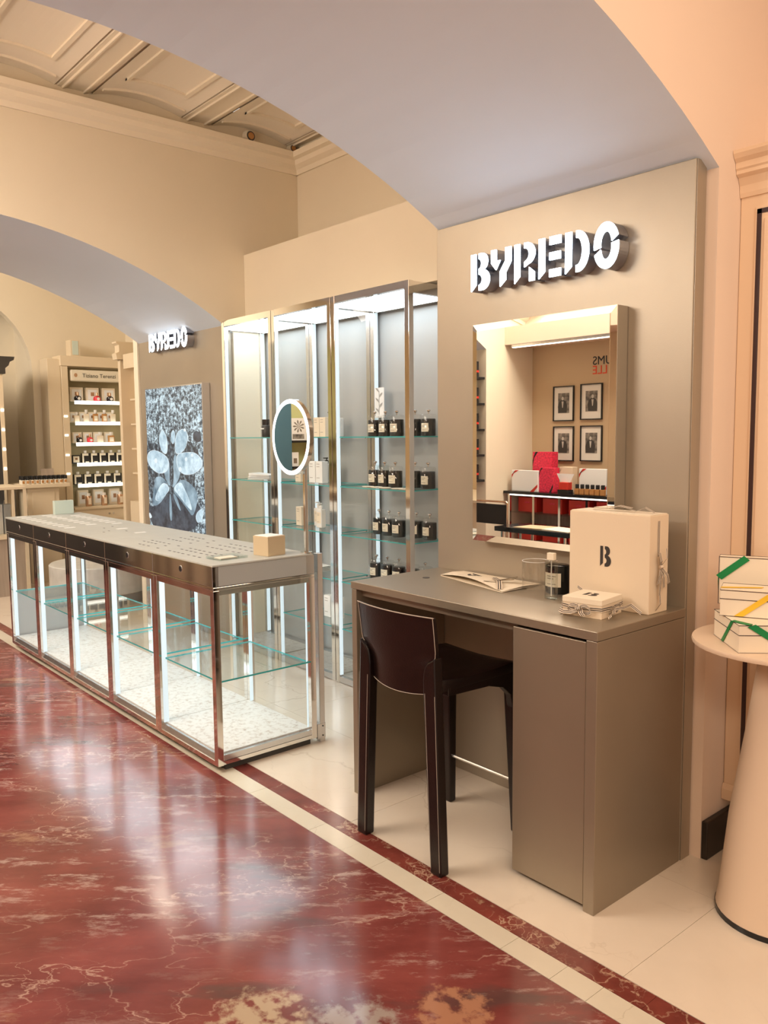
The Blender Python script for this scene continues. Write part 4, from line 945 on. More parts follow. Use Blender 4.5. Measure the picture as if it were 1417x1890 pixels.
# ------------------------------------------------------------------ round pedestal table with boxes
t = thing('pedestal_table', 'cream round table on a broad tapering column at the right edge', 'table', (-1.12, 2.625, 0))
MB().lathe(0, 0, [(.186, 0), (.186, .018)], 40).build('base_ring', 'black_gloss', t, smooth=True)
MB().lathe(0, 0, [(.184, .018), (.176, .06), (.150, .33), (.110, .60), (.078, .84), (.080, .892)], 40).build('column', 'pedestal', t, smooth=True)
MB().lathe(0, 0, [(.250, .893), (.278, .900), (.280, .908), (.278, .914), (.10, .914)], 48).build('table_top', 'pedestal', t, smooth=True)
def boxed(label, x, y, z, w, d, h, rz, lid=.64, upright=False, ribbons=(), rm=None):
    t = thing('gift_box', label, 'box', (x, y, z), rz)
    bd = MB().box(-w/2, w/2, -d/2, d/2, 0, h).build('box_body', 'card_cream', t, bevel=.0008)
    e = .0022
    for zz in ((0.0, h) if upright else (0.0, h*lid, h)):
        b = MB(); z0, z1 = max(0, zz-e/2), zz+e/2; o = e/2
        b.loft([[(-w/2-o, -d/2-o, z0), (w/2+o, -d/2-o, z0), (w/2+o, d/2+o, z0), (-w/2-o, d/2+o, z0)], [(-w/2-o, -d/2-o, z1), (w/2+o, -d/2-o, z1), (w/2+o, d/2+o, z1), (-w/2-o, d/2+o, z1)]], cap=False)
        b.build('black_edge', 'cabinet_line', t)
    if upright:
        for sx in (-1, 1): MB().box(sx*w/2-o, sx*w/2+o, -d/2-o, -d/2+o, 0, h).build('black_edge', 'cabinet_line', t)
    for p, q, wd, nm in ribbons:
        p, q, wd, nm = Vector(p), Vector(q), Vector(wd), Vector(nm)*.0014
        MB().loft([[tuple(p-wd+nm), tuple(p+wd+nm), tuple(p+wd+nm*2), tuple(p-wd+nm*2)], [tuple(q-wd+nm), tuple(q+wd+nm), tuple(q+wd+nm*2), tuple(q-wd+nm*2)]]).build('ribbon', rm, t)
    return t
TT = .9145
W1, D1, H1 = .25, .231, .084
boxed('lowest flat cream gift box with green corner ribbons on the round table', -1.144, 2.548, TT, W1, D1, H1, math.radians(45), .64, False,
      [((-W1/2, -D1/2+.62*D1, .002), (-W1/2, -D1/2+.25*D1, H1), (0, .010, 0), (-1, 0, 0)),
       ((-W1/2, -D1/2+.25*D1, H1), (-W1/2+.14*W1, -D1/2, H1), (.007, .007, 0), (0, 0, 1.2)),
       ((-W1/2+.14*W1, -D1/2, H1), (-W1/2+.62*W1, -D1/2, .007), (.012, 0, .004), (0, -1, 0))], 'green_ribbon')
W2, D2, H2 = .26, .13, .082
boxed('flat cream gift box with yellow ribbon resting on the lowest box', -1.163, 2.575, TT+H1+.0016, W2, D2, H2, math.radians(23), .66, False,
      [((-W2/2+.055, -D2/2, .002), (-W2/2+.155, -D2/2, H2), (.013, 0, 0), (0, -1, 0)), ((-W2/2, -D2/2+.035, H2), (-W2/2+.12, -D2/2+.075, H2), (.002, .006, 0), (0, 0, 1.2))], 'yellow_ribbon')
W3, D3, H3 = .29, .046, .160
boxed('upright cream gift box with green diagonal ribbon behind the flat ones', -1.226, 2.712, TT+H1+.0016, W3, D3, H3, math.radians(23), 1, True,
      [((-W3/2+.085, -D3/2, H3), (-W3/2, -D3/2, H3*.56), (.009, 0, -.007), (0, -1, 0)), ((-W3/2, -D3/2, H3*.56), (-W3/2, D3/2, H3*.14), (0, .003, .014), (-1, 0, 0))], 'green_ribbon')
W4, D4, H4 = .20, .17, .082
boxed('lower cream gift box hidden behind, carrying the upright box', -1.20, 2.76, TT, .16, .09, H1, math.radians(23), .64)
# ------------------------------------------------------------------ alarm bells on the arch wall
def bell(y, z, label, r=.048):
    t = thing('wall_speaker', label, 'speaker', (-5.4695, y, z))
    ring = lambda r, x: [(x, r*math.cos(2*PI*k/20), r*math.sin(2*PI*k/20)) for k in range(20)]
    MB().loft([ring(r, 0), ring(r, .018), ring(r*.8, .045)]).build('housing', 'moulding_paint', t, smooth=True)
    MB().loft([ring(r*.55, .045), ring(r*.50, .052)]).build('speaker_cone', 'amber', t)
    MB().loft([ring(r*.72, .0452), ring(r*.70, .048)]).build('grille_ring', 'slot_dark', t)
bell(3.361, 3.795, 'round white wall speaker above the cornice')
bell(3.740, 3.785, 'smaller round speaker tucked in the corner above the cornice', .036)
# ------------------------------------------------------------------ far bay: lit perfume cabinet facing +x
X = -9.70
def text_obj(body, name, m, size, parent, loc, rot, ext=.001, align='CENTER'):
    cu = bpy.data.curves.new(name, 'FONT'); cu.body = body; cu.size = size; cu.extrude = ext; cu.align_x = align; cu.align_y = 'CENTER'; cu.resolution_u = 3
    o = bpy.data.objects.new(name, cu); COL.objects.link(o)
    dg = bpy.context.evaluated_depsgraph_get(); me = bpy.data.meshes.new_from_object(o.evaluated_get(dg)); bpy.data.objects.remove(o)
    me.materials.clear(); me.materials.append(M[m])
    o = bpy.data.objects.new(name, me); COL.objects.link(o); o.parent = parent; o.location = loc; o.rotation_euler = rot
    return o
def lit_cabinet():
    Y0, Y1 = 3.386, 4.28; off = (X-.15, 3.8, 0)
    t = thing('display_cabinet', 'tall cream perfume cabinet with glowing shelves and name board', 'cabinet', off)
    MB(off).box(X-.28, X-.26, Y0, Y1, 0, 2.50).build('back_panel', 'cabinet_back', t)
    MB(off).box(X-.26, X, Y0, Y0+.075, 0, 2.41).build('side_post', 'cabinet_cream', t, bevel=.004)
    MB(off).box(X-.26, X, Y1-.075, Y1, 0, 2.41).build('side_post', 'cabinet_cream', t, bevel=.004)
    MB(off).box(X-.26, X+.01, Y0-.01, Y1+.01, 2.41, 2.53).build('header', 'cabinet_cream', t, bevel=.006)
    MB(off).box(X-.27, X-.02, 3.235, Y0-.002, 0, 2.49).build('side_pilaster', 'cabinet_cream', t, bevel=.006)
    for z in (1.82, 1.60, 1.37, 1.15): MB(off).box(X, X+.006, Y0+.010, Y0+.050, z, z+.020).build('spot_light', 'shelf_led', t)
    b = MB(off).box(X-.26, X+.005, Y0+.0755, Y1-.0755, 0, .73).build('base_drawers', 'cabinet_cream', t)
    MB(off).box(X-.26, X+.03, Y0+.0755, Y1-.0755, .7305, .760).build('base_top', 'cabinet_cream', t, bevel=.003)
    for y in (3.88, 3.93): MB(off).loft([[(X+.006, y+.011*math.cos(a), .665+.011*math.sin(a)) for a in [2*PI*k/12 for k in range(12)]], [(X+.020, y+.013*math.cos(a), .665+.013*math.sin(a)) for a in [2*PI*k/12 for k in range(12)]]]).build('drawer_knob', 'chrome', b)
    MB(off).box(X+.005, X+.010, Y0+.10, Y1-.10, .60, .715).build('drawer', 'cabinet_cream', t, bevel=.002)
    for z in (1.995, 1.750, 1.505, 1.265, 1.015):
        s = MB(off).box(X-.26, X-.01, Y0+.0755, Y1-.0755, z-.022, z+.010).build('shelf', 'glass_shelf', t)
        MB(off).box(X-.0095, X-.004, Y0+.14, Y1-.0755, z-.022, z+.018).build('shelf_light', 'shelf_led', s)
    s = MB(off).box(X-.06, X-.01, 3.495, 4.12, 2.24, 2.375).build('name_board', 'label_cream', t, bevel=.02, seg=4)
    text_obj('Tiziano Terenzi', 'board_lettering', 'slot_dark', .064, s, (X-.0085-off[0], 3.835-off[1], 2.307-off[2]), (PI/2, 0, PI/2), .0008)
    MB(off).loft([[(X-.0095, 3.555+.020*math.cos(a), 2.31+.024*math.sin(a)) for a in [2*PI*k/10 for k in range(10)]], [(X-.0085, 3.555+.020*math.cos(a), 2.31+.024*math.sin(a)) for a in [2*PI*k/10 for k in range(10)]]]).build('board_emblem', 'copper', s)
    return t
lit_cabinet()
t = thing('speaker_box', 'small grey framed box standing on top of the lit perfume cabinet', 'box', (X-.12, 3.567, 2.5305))
MB().box(-.05, .10, -.055, .055, 0, .185).build('box_body', 'cabinet_cream', t, bevel=.003)
MB().box(.1003, .104, -.035, .035, .015, .175).build('grille', 'frosted_block', t)
# goods on the lit shelves
ordn = ['first', 'second', 'third', 'fourth', 'fifth', 'sixth']
def goods(kind, y, z, w, h, col, label, group, dx=0.0):
    x = X-.10+dx
    if kind == 'box':
        t = thing('perfume_box', label, 'box', (x, y, z), 0, group)
        MB().box(-.03, .03, -w/2, w/2, 0, h).build('box_body', col, t, bevel=.002)
        MB().box(.0302, .032, -w*.36, w*.36, h*.14, h*.86).build('front_plate', 'white_card' if col != 'black' else 'label_cream', t)
        MB().box(.0322, .034, -w*.14, w*.14, h*.42, h*.68).build('emblem', 'copper', t)
    elif kind == 'ball':
        t = thing('perfume_bottle', label, 'bottle', (x, y, z), 0, group)
        MB().lathe(0, 0, [(w*.20, 0), (w*.42, h*.10), (w*.5, h*.32), (w*.42, h*.54), (w*.20, h*.64)], 16).build('bottle_body', col, t, smooth=True)
        MB().lathe(0, 0, [(w*.16, h*.645), (w*.16, h*.9), (w*.12, h)], 12).build('stopper', 'copper', t, smooth=True)
        MB().loft([[(.5*w+.001, w*.2*math.cos(a), h*.32+w*.2*math.sin(a)) for a in [2*PI*k/12 for k in range(12)]], [(.5*w+.004, w*.2*math.cos(a), h*.32+w*.2*math.sin(a)) for a in [2*PI*k/12 for k in range(12)]]]).build('medallion', 'white_card', t)
    elif kind == 'flask':
        t = thing('perfume_bottle', label, 'bottle', (x, y, z), 0, group)
        MB().box(-.016, .016, -w/2, w/2, 0, h*.68).build('bottle_body', col, t, bevel=.006)
        MB().lathe(0, 0, [(w*.14, h*.685), (w*.14, h*.76), (w*.28, h*.77), (w*.28, h)], 12).build('stopper', 'white_plastic', t, smooth=True)
        MB().box(.0163, .018, -w*.34, w*.34, h*.14, h*.52).build('label_sheet', 'label_cream', t)
    elif kind == 'black':
        t = thing('perfume_bottle', label, 'bottle', (x, y, z), 0, group)
        MB().box(-.025, .025, -w/2, w/2, 0, h*.80).build('bottle_body', 'black', t, bevel=.003)
        MB().lathe(0, 0, [(w*.18, h*.805), (w*.18, h)], 12).build('stopper', 'white_plastic', t)
        MB().box(.0253, .028, -w/2, -w*.30, h*.05, h*.78).box(.0253, .028, -w*.30, w*.30, h*.60, h*.78).box(.0253, .028, -w*.1, w*.34, h*.02, h*.14).build('light_bracket', 'label_cream', t)
    elif kind == 'jar':
        t = thing('candle_jar', label, 'candle', (x, y, z), 0, group)
        MB().lathe(0, 0, [(w*.42, 0), (w*.5, .01), (w*.5, h*.95), (w*.46, h)], 18).build('jar_body', 'copper', t, smooth=True)
        MB().lathe(0, 0, [(w*.3, h+.0005), (w*.3, h+.03)], 14).build('lid', 'white_plastic', t)
        MB().box(w*.5, w*.5+.003, -w*.22, w*.22, h*.2, h*.8).build('label_sheet', 'card_cream', t)
    return t
z = 2.0055
for k, (y, m) in enumerate(((3.60, 'black_gloss'), (3.79, 'red_item'), (3.99, 'black_gloss'))):
    goods('box', y, z, .155, .170, 'card_cream', f'{ordn[k]} wide cream perfume box from the left on the top glowing shelf', 'boxes in the far lit cabinet', -.06)
    goods('ball', y+(.025 if k == 1 else -.015), z, .085, .11, m, ('black round bottle before the leftmost top shelf box', 'red round bottle on the top glowing shelf', 'black round bottle before the rightmost top shelf box')[k], 'round bottles in the far lit cabinet', .04)
z = 1.7605
for k, y in enumerate((3.55, 3.665, 3.775, 3.885, 3.99)):
    goods('box', y, z, .095, .125, 'card_cream', f'{ordn[k]} cream box from the left on the second glowing shelf', 'boxes in the far lit cabinet', -.06)
    goods('flask', y+.012, z, .060, .150 if k else .12, 'amber' if k in (2, 3) else 'card_cream', f'{ordn[k]} flask from the left on the second glowing shelf', 'flasks in the far lit cabinet', .04)
z = 1.5155
for k, (y, m) in enumerate(((3.585, 'black_gloss'), (3.71, 'red_item'), (3.835, 'card_cream'), (3.97, 'amber'))):
    goods('box', y, z, .110, .130, 'card_cream', f'{ordn[k]} cream box from the left on the third glowing shelf', 'boxes in the far lit cabinet', -.06)
    goods('ball' if k < 2 else 'flask', y, z, .075, .11 if k < 2 else .13, m, ('black round bottle on the third glowing shelf', 'red round bottle on the third glowing shelf', 'pale flask in the middle of the third glowing shelf', 'amber flask at the right of the third glowing shelf')[k], 'bottles on the third glowing shelf', .04)
z = 1.2755
goods('box', 3.54, z, .10, .10, 'black', 'black box with cream plate at the left of the fourth glowing shelf', 'boxes in the far lit cabinet')
for k, y in enumerate((3.66, 3.765, 3.87, 3.975, 4.08)):
    goods('black', y, z, .092, .150, 'black', f'{ordn[k]} square black bottle from the left on the fourth glowing shelf', 'black bottles in the far lit cabinet')
z = 1.0255
for k, y in enumerate((3.56, 3.68, 3.80, 3.92, 4.04)):
    goods('black', y, z, .10, .150, 'black', f'{ordn[k]} square black bottle from the left on the fifth glowing shelf', 'black bottles in the far lit cabinet')
z = .7605
for k, y in enumerate((3.64, 3.83, 4.03)):
    goods('box', y, z, .13, .19, 'card_cream', f'{ordn[k]} tall cream box from the left on the cabinet base', 'boxes in the far lit cabinet', -.10)
    goods('jar', y+.02, z, .075, .125, '', f'{ordn[k]} copper glass jar from the left on the cabinet base', 'copper jars in the far lit cabinet', .045)
# second cream cabinet whose end pilaster shows beside the far panel
def end_cabinet():
    off = (-8.0, 3.9, 0); t = thing('display_cabinet', 'cream fluted cabinet end squeezed between lit cabinet and far metal panel', 'cabinet', off)
    MB(off).box(-8.56, -8.50, 3.585, 3.735, 0, 2.40).build('pilaster', 'cabinet_cream', t, bevel=.005)
    MB(off).prism([(3.545, 2.40), (3.775, 2.40), (3.785, 2.46), (3.75, 2.48), (3.75, 2.55), (3.78, 2.57), (3.78, 2.585), (3.54, 2.585), (3.54, 2.57), (3.57, 2.55), (3.57, 2.48), (3.535, 2.46)], 'x', -8.585, -8.47).build('capital', 'cabinet_cream', t)
    MB(off).box(-8.50, -7.10, 3.86, 3.90, 0, 2.45).build('back_panel', 'cabinet_peach', t)
    MB(off).box(-8.50, -8.45, 3.735, 3.86, 0, 2.45).build('side_board', 'cabinet_cream', t)
    MB(off).box(-8.45, -7.10, 3.62, 3.86, .60, .90).build('drawer_base', 'cabinet_cream', t)
    for z in (1.20, 1.46, 1.72, 1.98): MB(off).box(-8.45, -7.10, 3.66, 3.86, z-.012, z+.006).build('shelf', 'cabinet_cream', t)
    MB(off).box(-8.45, -7.10, 3.60, 3.86, 2.30, 2.45).build('header', 'cabinet_cream', t)
    MB(off).box(-8.45, -7.10, 3.70, 3.86, 0, .60).build('dark_base', 'slot_dark', t)
end_cabinet()
for k, (x, z, m, w, h) in enumerate(((-8.30, 1.2065, 'card_cream', .10, .16), (-8.12, 1.2065, 'black', .10, .05), (-8.28, 1.4665, 'black', .10, .05), (-8.1, 1.4665, 'card_cream', .12, .18), (-8.28, .9005, 'black', .12, .06), (-8.08, .9005, 'card_cream', .12, .14))):
    t = MB((x, 3.74, z)).box(x-w/2, x+w/2, 3.76, 3.85, z, z+h).build('carton', m, bevel=.002)
    tag(t, ['cream carton on the lower narrow shelf beside the far panel', 'flat black tin on the lower narrow shelf beside the far panel', 'flat black tin on the upper narrow shelf beside the far panel', 'tall cream carton on the upper narrow shelf beside the far panel', 'flat black tin on the base ledge beside the far panel', 'cream carton on the base ledge beside the far panel'][k], 'box')
t = MB((-8.20, 3.685, .9005)).lathe(-8.20, 3.685, [(.02, .9005), (.05, .93), (.055, .97), (.03, 1.02), (.02, 1.04)], 18).build('green_ornament', 'green_item', smooth=True); tag(t, 'round bright green ornament on the ledge beside the far panel', 'ornament')
# cream pedestal with tester bottles
t = thing('display_pedestal', 'square cream pedestal crowded with small black-capped bottles', 'pedestal', (-9.4, 2.97, 0))
MB().box(-.17, .17, -.17, .17, 0, 1.04).build('pedestal_body', 'cabinet_cream', t, bevel=.004)
MB().box(.1705, .178, -.12, .12, .62, 1.00).build('raised_panel', 'cabinet_cream', t, bevel=.003)
MB().box(-.25, .22, -.24, .28, 1.041, 1.085).build('pedestal_top', 'cabinet_cream', t, bevel=.005)
root = thing('tester_bottle', '', 'bottle')
MB().cyl(0, 0, 0, .045, .020, 12).build('bottle_body', 'label_cream', root)
MB().cyl(0, 0, .0455, .085, .021, 12).build('cap', 'black', root)
MB().box(.0195, .0215, -.012, .012, .008, .036).build('label_sheet', 'amber', root)
PT = Proto(root)
nth = ['first', 'second', 'third', 'fourth', 'fifth', 'sixth', 'seventh', 'eighth', 'ninth', 'tenth']
for r in range(2):
    for k in range(10):
        PT.put((-9.225-.10*r, 2.760+.050*k+.012*r, 1.0853), random.uniform(-.3, .3), f'{nth[k]} black-capped tester bottle from the left in the {["front", "back"][r]} row on the pedestal', 'tester bottles on the pedestal')
t = thing('picture_stand', 'small grey tilted card standing behind the tester bottles', 'card', (-9.545, 3.13, 1.0853))
MB().loft([[(0, -.07, 0), (.012, -.07, 0), (.012, .07, 0), (0, .07, 0)], [(-.03, -.07, .15), (-.018, -.07, .15), (-.018, .07, .15), (-.03, .07, .15)]]).build('card_sheet', 'wood_grey', t)
# low glass showcase at far left
def low_showcase():
    off = (-8.8, 2.2, 0); t = thing('glass_showcase', 'low cream framed glass showcase at the far left behind the counter', 'display case', off)
    X0, X1, Y0, Y1 = -9.15, -8.60, 1.5, 2.60
    for x in (X0, X1-.03):
        for y in (Y0, Y1-.03): MB(off).box(x, x+.03, y, y+.03, 0, 1.07).build('post', 'cabinet_cream', t)
    MB(off).box(X1-.028, X1-.002, Y1-.14, Y1-.115, .62, 1.07).build('inner_post', 'cabinet_cream', t)
    MB(off).box(X0, X1, Y0, Y1, 1.0705, 1.10).build('showcase_top', 'cabinet_cream', t, bevel=.004)
    MB(off).box(X0, X1, Y0, Y1, .58, .62).build('showcase_deck', 'cabinet_cream', t)
    MB(off).box(X0+.03, X1-.03, Y0+.03, Y1-.03, 0, .58).build('base_box', 'wood_grey', t)
    MB(off).box(X1-.016, X1-.010, Y0+.03, Y1-.03, .62, 1.07).build('glass_pane', 'glass', t)
    return t
low_showcase()
for k in range(6):
    y = 2.06+.078*k
    t = thing('paper_bag', ordn[k]+' small grey bag from the left inside the low glass showcase', 'bag', (-8.78, y, .6205), 0, 'grey bags in the low showcase')
    MB().box(-.04, .04, -.034, .034, 0, .30).build('bag_body', ['wood_grey', 'stone_white', 'niche_grey'][k % 3], t, bevel=.003)
    MB().tube([(.0, -.018, .30), (.0, -.014, .335), (.0, .014, .335), (.0, .018, .30)], .003, 6).build('handle', 'card_beige', t)
# dark cabinet with light-dotted post
def dark_cabinet():
    off = (-9.7, 2.3, 0); t = thing('display_cabinet', 'black tall cabinet with stepped crown at the left edge', 'cabinet', off)
    MB(off).box(-9.95, -9.42, 1.5, 2.62, 0, 2.27).build('cabinet_body', 'dark_cabinet', t)
    MB(off).prism([(1.45, 2.271), (2.685, 2.271), (2.685, 2.33), (2.72, 2.36), (2.735, 2.40), (2.775, 2.42), (2.785, 2.455), (1.45, 2.455)], 'x', -9.98, -9.38).build('crown_moulding', 'dark_cabinet', t)
    MB(off).box(-9.415, -9.40, 2.618, 2.658, 0, 2.268).build('light_post', 'cabinet_cream', t)
    for z in (1.87, 1.66, 1.45, 1.24): MB(off).box(-9.3995, -9.392, 2.624, 2.652, z, z+.028).build('spot_light', 'shelf_led', t)
dark_cabinet()
t = thing('reflection_drum', 'low round white stone drum in place of a reflection in the far counter', 'table', (-7.75, 2.99, 0))  # solid drum added to stand in for a round table's reflection
MB().lathe(0, 0, [(.40, 0), (.40, .12)], 40).build('base_drum', 'niche_grey', t, smooth=True)
MB().lathe(0, 0, [(.45, .1205), (.46, .13), (.46, .38), (.45, .39)], 48).build('stone_top', 'stone_white', t, smooth=True)
# ------------------------------------------------------------------ opposite side (seen in the wall mirror)
YB = -1.45
structure('wall_niche_back.001', MB().box(-5.47, -2.78, YB+.0, YB+.02, 0, 2.6), 'tan_panel')
structure('trim_4', MB().box(-5.468, -2.782, YB+.02, -1.0, 2.45, CEIL), 'wall_peach')
t = thing('linear_lamp', 'slim white light bar under the tan bulkhead opposite the mirror', 'lamp', (-4.5, -1.02, 2.44))
MB((-4.5, -1.02, 2.44)).box(-5.40, -3.4, -1.06, -1.02, 2.425, 2.449).build('lamp_body', 'chrome_satin', t)
MB((-4.5, -1.02, 2.44)).box(-5.39, -3.41, -1.055, -1.016, 2.418, 2.4245).build('lamp_tube', 'shelf_led', t)
t = thing('wall_lettering', 'black and red wall lettering above the framed photographs', 'sign', (-4.2, YB+.021, 2.2))
text_obj('UMS', 'black_lettering', 'black', .115, t, (-.54, 0, .060), (PI/2, 0, PI), .002, 'RIGHT')
text_obj('LLE', 'red_lettering', 'red_print', .115, t, (-.54, 0, -.028), (PI/2, 0, PI), .002, 'RIGHT')
def photo(cx, cz, label, seed):
    t = thing('framed_photograph', label, 'picture', (cx, YB+.021, cz), 0, 'four framed black and white photographs')
    w, h = .25, .345
    f = MB(); e = .010
    f.box(-w/2, w/2, 0, .018, h/2-e, h/2).box(-w/2, w/2, 0, .018, -h/2, -h/2+e).box(-w/2, -w/2+e, 0, .018, -h/2+e, h/2-e).box(w/2-e, w/2, 0, .018, -h/2+e, h/2-e)
    f.build('picture_frame', 'black', t)
    mt = MB().box(-w/2+e, w/2-e, 0, .006, -h/2+e, h/2-e).build('white_mount', 'photo_mat', t)
    MB().box(-w*.27, w*.27, .0062, .0075, -h*.27, h*.30).build('photo_print', 'photo_grey', mt)
    random.seed(seed); dx = random.uniform(-.015, .015)
    b = MB(); b.face([(dx+x, .0082, zz) for x, zz in ((-.05, -.09), (.05, -.09), (.055, -.02), (.04, .02), (.015, .035), (-.015, .035), (-.045, .015), (-.058, -.03))])
    b.build('figure_jacket', 'photo_dark', mt)
    b = MB(); b.face([(dx+x, .0088, zz) for x, zz in [(.014*math.cos(a), .050+.019*math.sin(a)) for a in [2*PI*k/12 for k in range(12)]]]); b.face([(dx+x, .0088, zz) for x, zz in ((-.012, .022), (.012, .022), (.004, -.04), (-.004, -.04))])
    b.build('figure_face', 'photo_light', mt)
photo(-5.07, 1.870, 'upper left framed portrait in the mirror reflection, figure with folded arms', 1)
photo(-4.742, 1.878, 'upper right framed portrait in the mirror reflection, figure in open jacket', 2)
photo(-5.066, 1.474, 'lower left framed portrait in the mirror reflection, standing figure in dark suit', 3)
photo(-4.738, 1.477, 'lower right framed portrait in the mirror reflection, dark mottled print', 4)
# shelves on the far pier, seen at the mirror's left edge
for k, z in enumerate((2.128, 1.878, 1.628, 1.380, 1.133)):
    t = MB((-5.9, -.66, z)).box(-6.45, -5.485, -.728, -.56, z-.022, z).build('wall_shelf', 'black', bevel=.002)
    tag(t, ordn[k]+' black wall shelf from the top opposite the counter', 'shelf', 'black wall shelves on the pier')
    for j, x in enumerate((-5.56, -5.70, -5.86, -6.02)):
        t = thing('perfume_box', f'black box with red band, {ordn[j]} from the shelf end on the {ordn[k]} black wall shelf', 'box', (x, -.65, z+.0005), 0, 'boxes on the black wall shelves')
        MB().box(-.04, .04, -.03, .03, 0, .15).build('box_body', 'black', t)
        MB().box(-.0405, .0405, -.0305, .0305, .045, .065).build('red_band', 'red_box', t)
        MB().box(-.025, .025, .0306, .032, .075, .13).build('label_sheet', 'label_cream', t)
# black topped showcase with red boxes
def red_showcase():
    off = (-4.2, -1.2, 0); t = thing('glass_showcase', 'black topped glass showcase holding red boxes opposite the mirror', 'display case', off)
    X0, X1, Y0, Y1 = -5.465, -3.0, -1.42, -1.0
    MB(off).box(X0, X1, Y0, Y1+.02, .985, 1.012).build('showcase_top', 'black_gloss', t, bevel=.002)
    MB(off).box(X0+.09, X1-.02, Y1+.0205, Y1+.026, .972, .984).build('lamp_line', 'shelf_led', t)
    for x in [X0+.04+.31*k for k in range(8)]: MB(off).box(x, x+.025, Y1-.03, Y1-.005, 0, .984).build('post', 'chrome', t)
    for z in (.80, .52, .25): MB(off).box(X0+.03, X1-.03, Y0+.02, Y1-.04, z-.008, z).build('glass_shelf', 'glass_shelf', t)
    MB(off).box(X0, X1, Y0, Y0+.015, 0, .984).build('back_panel', 'wood_grey', t)
    MB(off).box(X0+.02, X1-.02, Y0+.02, Y1-.01, 0, .06).build('plinth', 'black', t)
red_showcase()
root = thing('red_box', '', 'box'); MB().box(-.115, .115, -.08, .08, 0, .145).build('box_body', 'red_box', root, bevel=.003); MB().box(-.03, .03, .0802, .082, .09, .10).build('box_print', 'pink_box', root)
PR = Proto(root)
for r, z in enumerate((.8005, .5205, .2505)):
    for k in range(7):
        PR.put((-5.28+.31*k, -1.21, z), 0, f'{ordn[k] if k < 6 else "seventh"} plain red box from the left on the {["upper", "middle", "lower"][r]} shelf of the red showcase', 'red boxes in the black topped showcase')
def giftm(label, x, y, w, d, h, m, rm, z=1.0125, rz=0):
    t = thing('gift_box', label, 'box', (x, y, z), rz)
    MB().box(-w/2, w/2, -d/2, d/2, 0, h).build('box_body', m, t, bevel=.003)
    r = MB(); e = d/2+.001
    r.face([(-w/2, e, h*.62), (-w/2, e, h*.78), (-w*.22, e, h), (-w*.36, e, h)]) ; r.face([(w*.22, e, 0), (w*.36, e, 0), (w/2, e, h*.22), (w/2, e, h*.36)][::1])
    r.build('ribbon', rm, t)
    return t
giftm('white gift box with red corner ribbons on the black showcase top', -5.235, -1.06, .325, .06, .205, 'white_card', 'red_box')
giftm('tall patterned red gift box with black ribbon standing behind the white one', -5.13, -1.22, .235, .10, .385, 'pink_box', 'black')
giftm('lower patterned red gift box with black bow beside the white one', -4.985, -1.10, .17, .10, .235, 'pink_box', 'black')
giftm('white gift box with red diagonal ribbon near the dark bottles', -4.50, -1.14, .30, .05, .235, 'white_card', 'red_box')
giftm('kraft paper bag between red boxes and card holder', -4.82, -1.18, .15, .08, .245, 'card_beige', 'card_beige')
t = thing('card_holder', 'red cube holding a fan of white cards', 'holder', (-4.765, -1.06, 1.0125))
MB().box(-.06, .06, -.04, .04, 0, .035).build('base_block', 'black_gloss', t)
MB().box(-.05, .05, -.035, .035, .0355, .105).build('red_cup', 'red_box', t, bevel=.002)
b = MB()
for k in range(7):
    a = (k-3)*.012; b.loft([[(a*1.5-.010, -.01+.003*k, .106), (a*1.5+.010, -.01+.003*k, .106), (a*1.5+.010, -.008+.003*k, .106), (a*1.5-.010, -.008+.003*k, .106)], [(a*2.6-.014, -.01+.003*k, .185), (a*2.6+.014, -.01+.003*k, .185), (a*2.6+.014, -.008+.003*k, .185), (a*2.6-.014, -.008+.003*k, .185)]])
b.build('card_fan', 'white_card', t)
root = thing('perfume_bottle', '', 'bottle'); MB().box(-.022, .022, -.016, .016, 0, .055).build('bottle_body', 'amber', root, bevel=.003); MB().lathe(0, 0, [(.016, .0555), (.018, .06), (.018, .09), (.016, .095)], 12).build('cap', 'black', root)
PX = Proto(root)
for k in range(6): PX.put((-4.61+.056*k, -1.035, 1.0125), 0, f'{ordn[k]} black-capped small bottle from the left on the black showcase top', 'small bottles on the black showcase')
t = thing('book', 'dark upright book beside the white ribbon box on the black showcase', 'book', (-4.285, -1.14, 1.0125)); MB().box(-.03, .03, -.08, .03, 0, .22).build('book_cover', 'black', t); MB().box(-.026, .026, -.0, .0305, .004, .216).build('book_pages', 'niche_grey', t)
# black display table in the aisle with an open magazine
t = thing('display_table', 'black low display table with chrome legs in the aisle', 'table', (-4.32, -.02, 0))
MB().box(-.385, .385, -.30, .02, .752, .792).build('table_top', 'black_gloss', t, bevel=.003)
for x in (-.33, .0, .33): MB().cyl(x, -.02, 0, .7515, .012, 12).build('leg', 'chrome', t)
for x in (-.33, .33): MB().cyl(x, -.26, 0, .7515, .012, 12).build('leg', 'chrome', t)
t = thing('open_magazine', 'open magazine with tan and cream pages on the black table', 'magazine', (-4.22, -.14, .7925))
MB().loft([[(-.30, -.12, 0), (0, -.12, 0), (0, .11, 0), (-.30, .11, 0)], [(-.30, -.12, .004), (0, -.12, .010), (0, .11, .010), (-.30, .11, .004)]]).build('left_page', 'cube_beige', t)
MB().loft([[(0, -.12, 0), (.26, -.12, 0), (.26, .11, 0), (0, .11, 0)], [(0, -.12, .010), (.26, -.12, .004), (.26, .11, .004), (0, .11, .010)]]).build('right_page', 'paper', t)
t = thing('armchair', 'black chair with brass top rail at the edge of the mirror reflection', 'chair', (-5.0, -.30, 0))
MB().box(-.21, .165, -.02, .0, .765, .945).build('backrest', 'black', t, bevel=.004)
MB().tube([(-.22, -.01, .968), (.16, -.01, .972), (.170, -.01, .965), (.170, -.01, .0)], .009, 8).build('top_rail', 'copper', t)
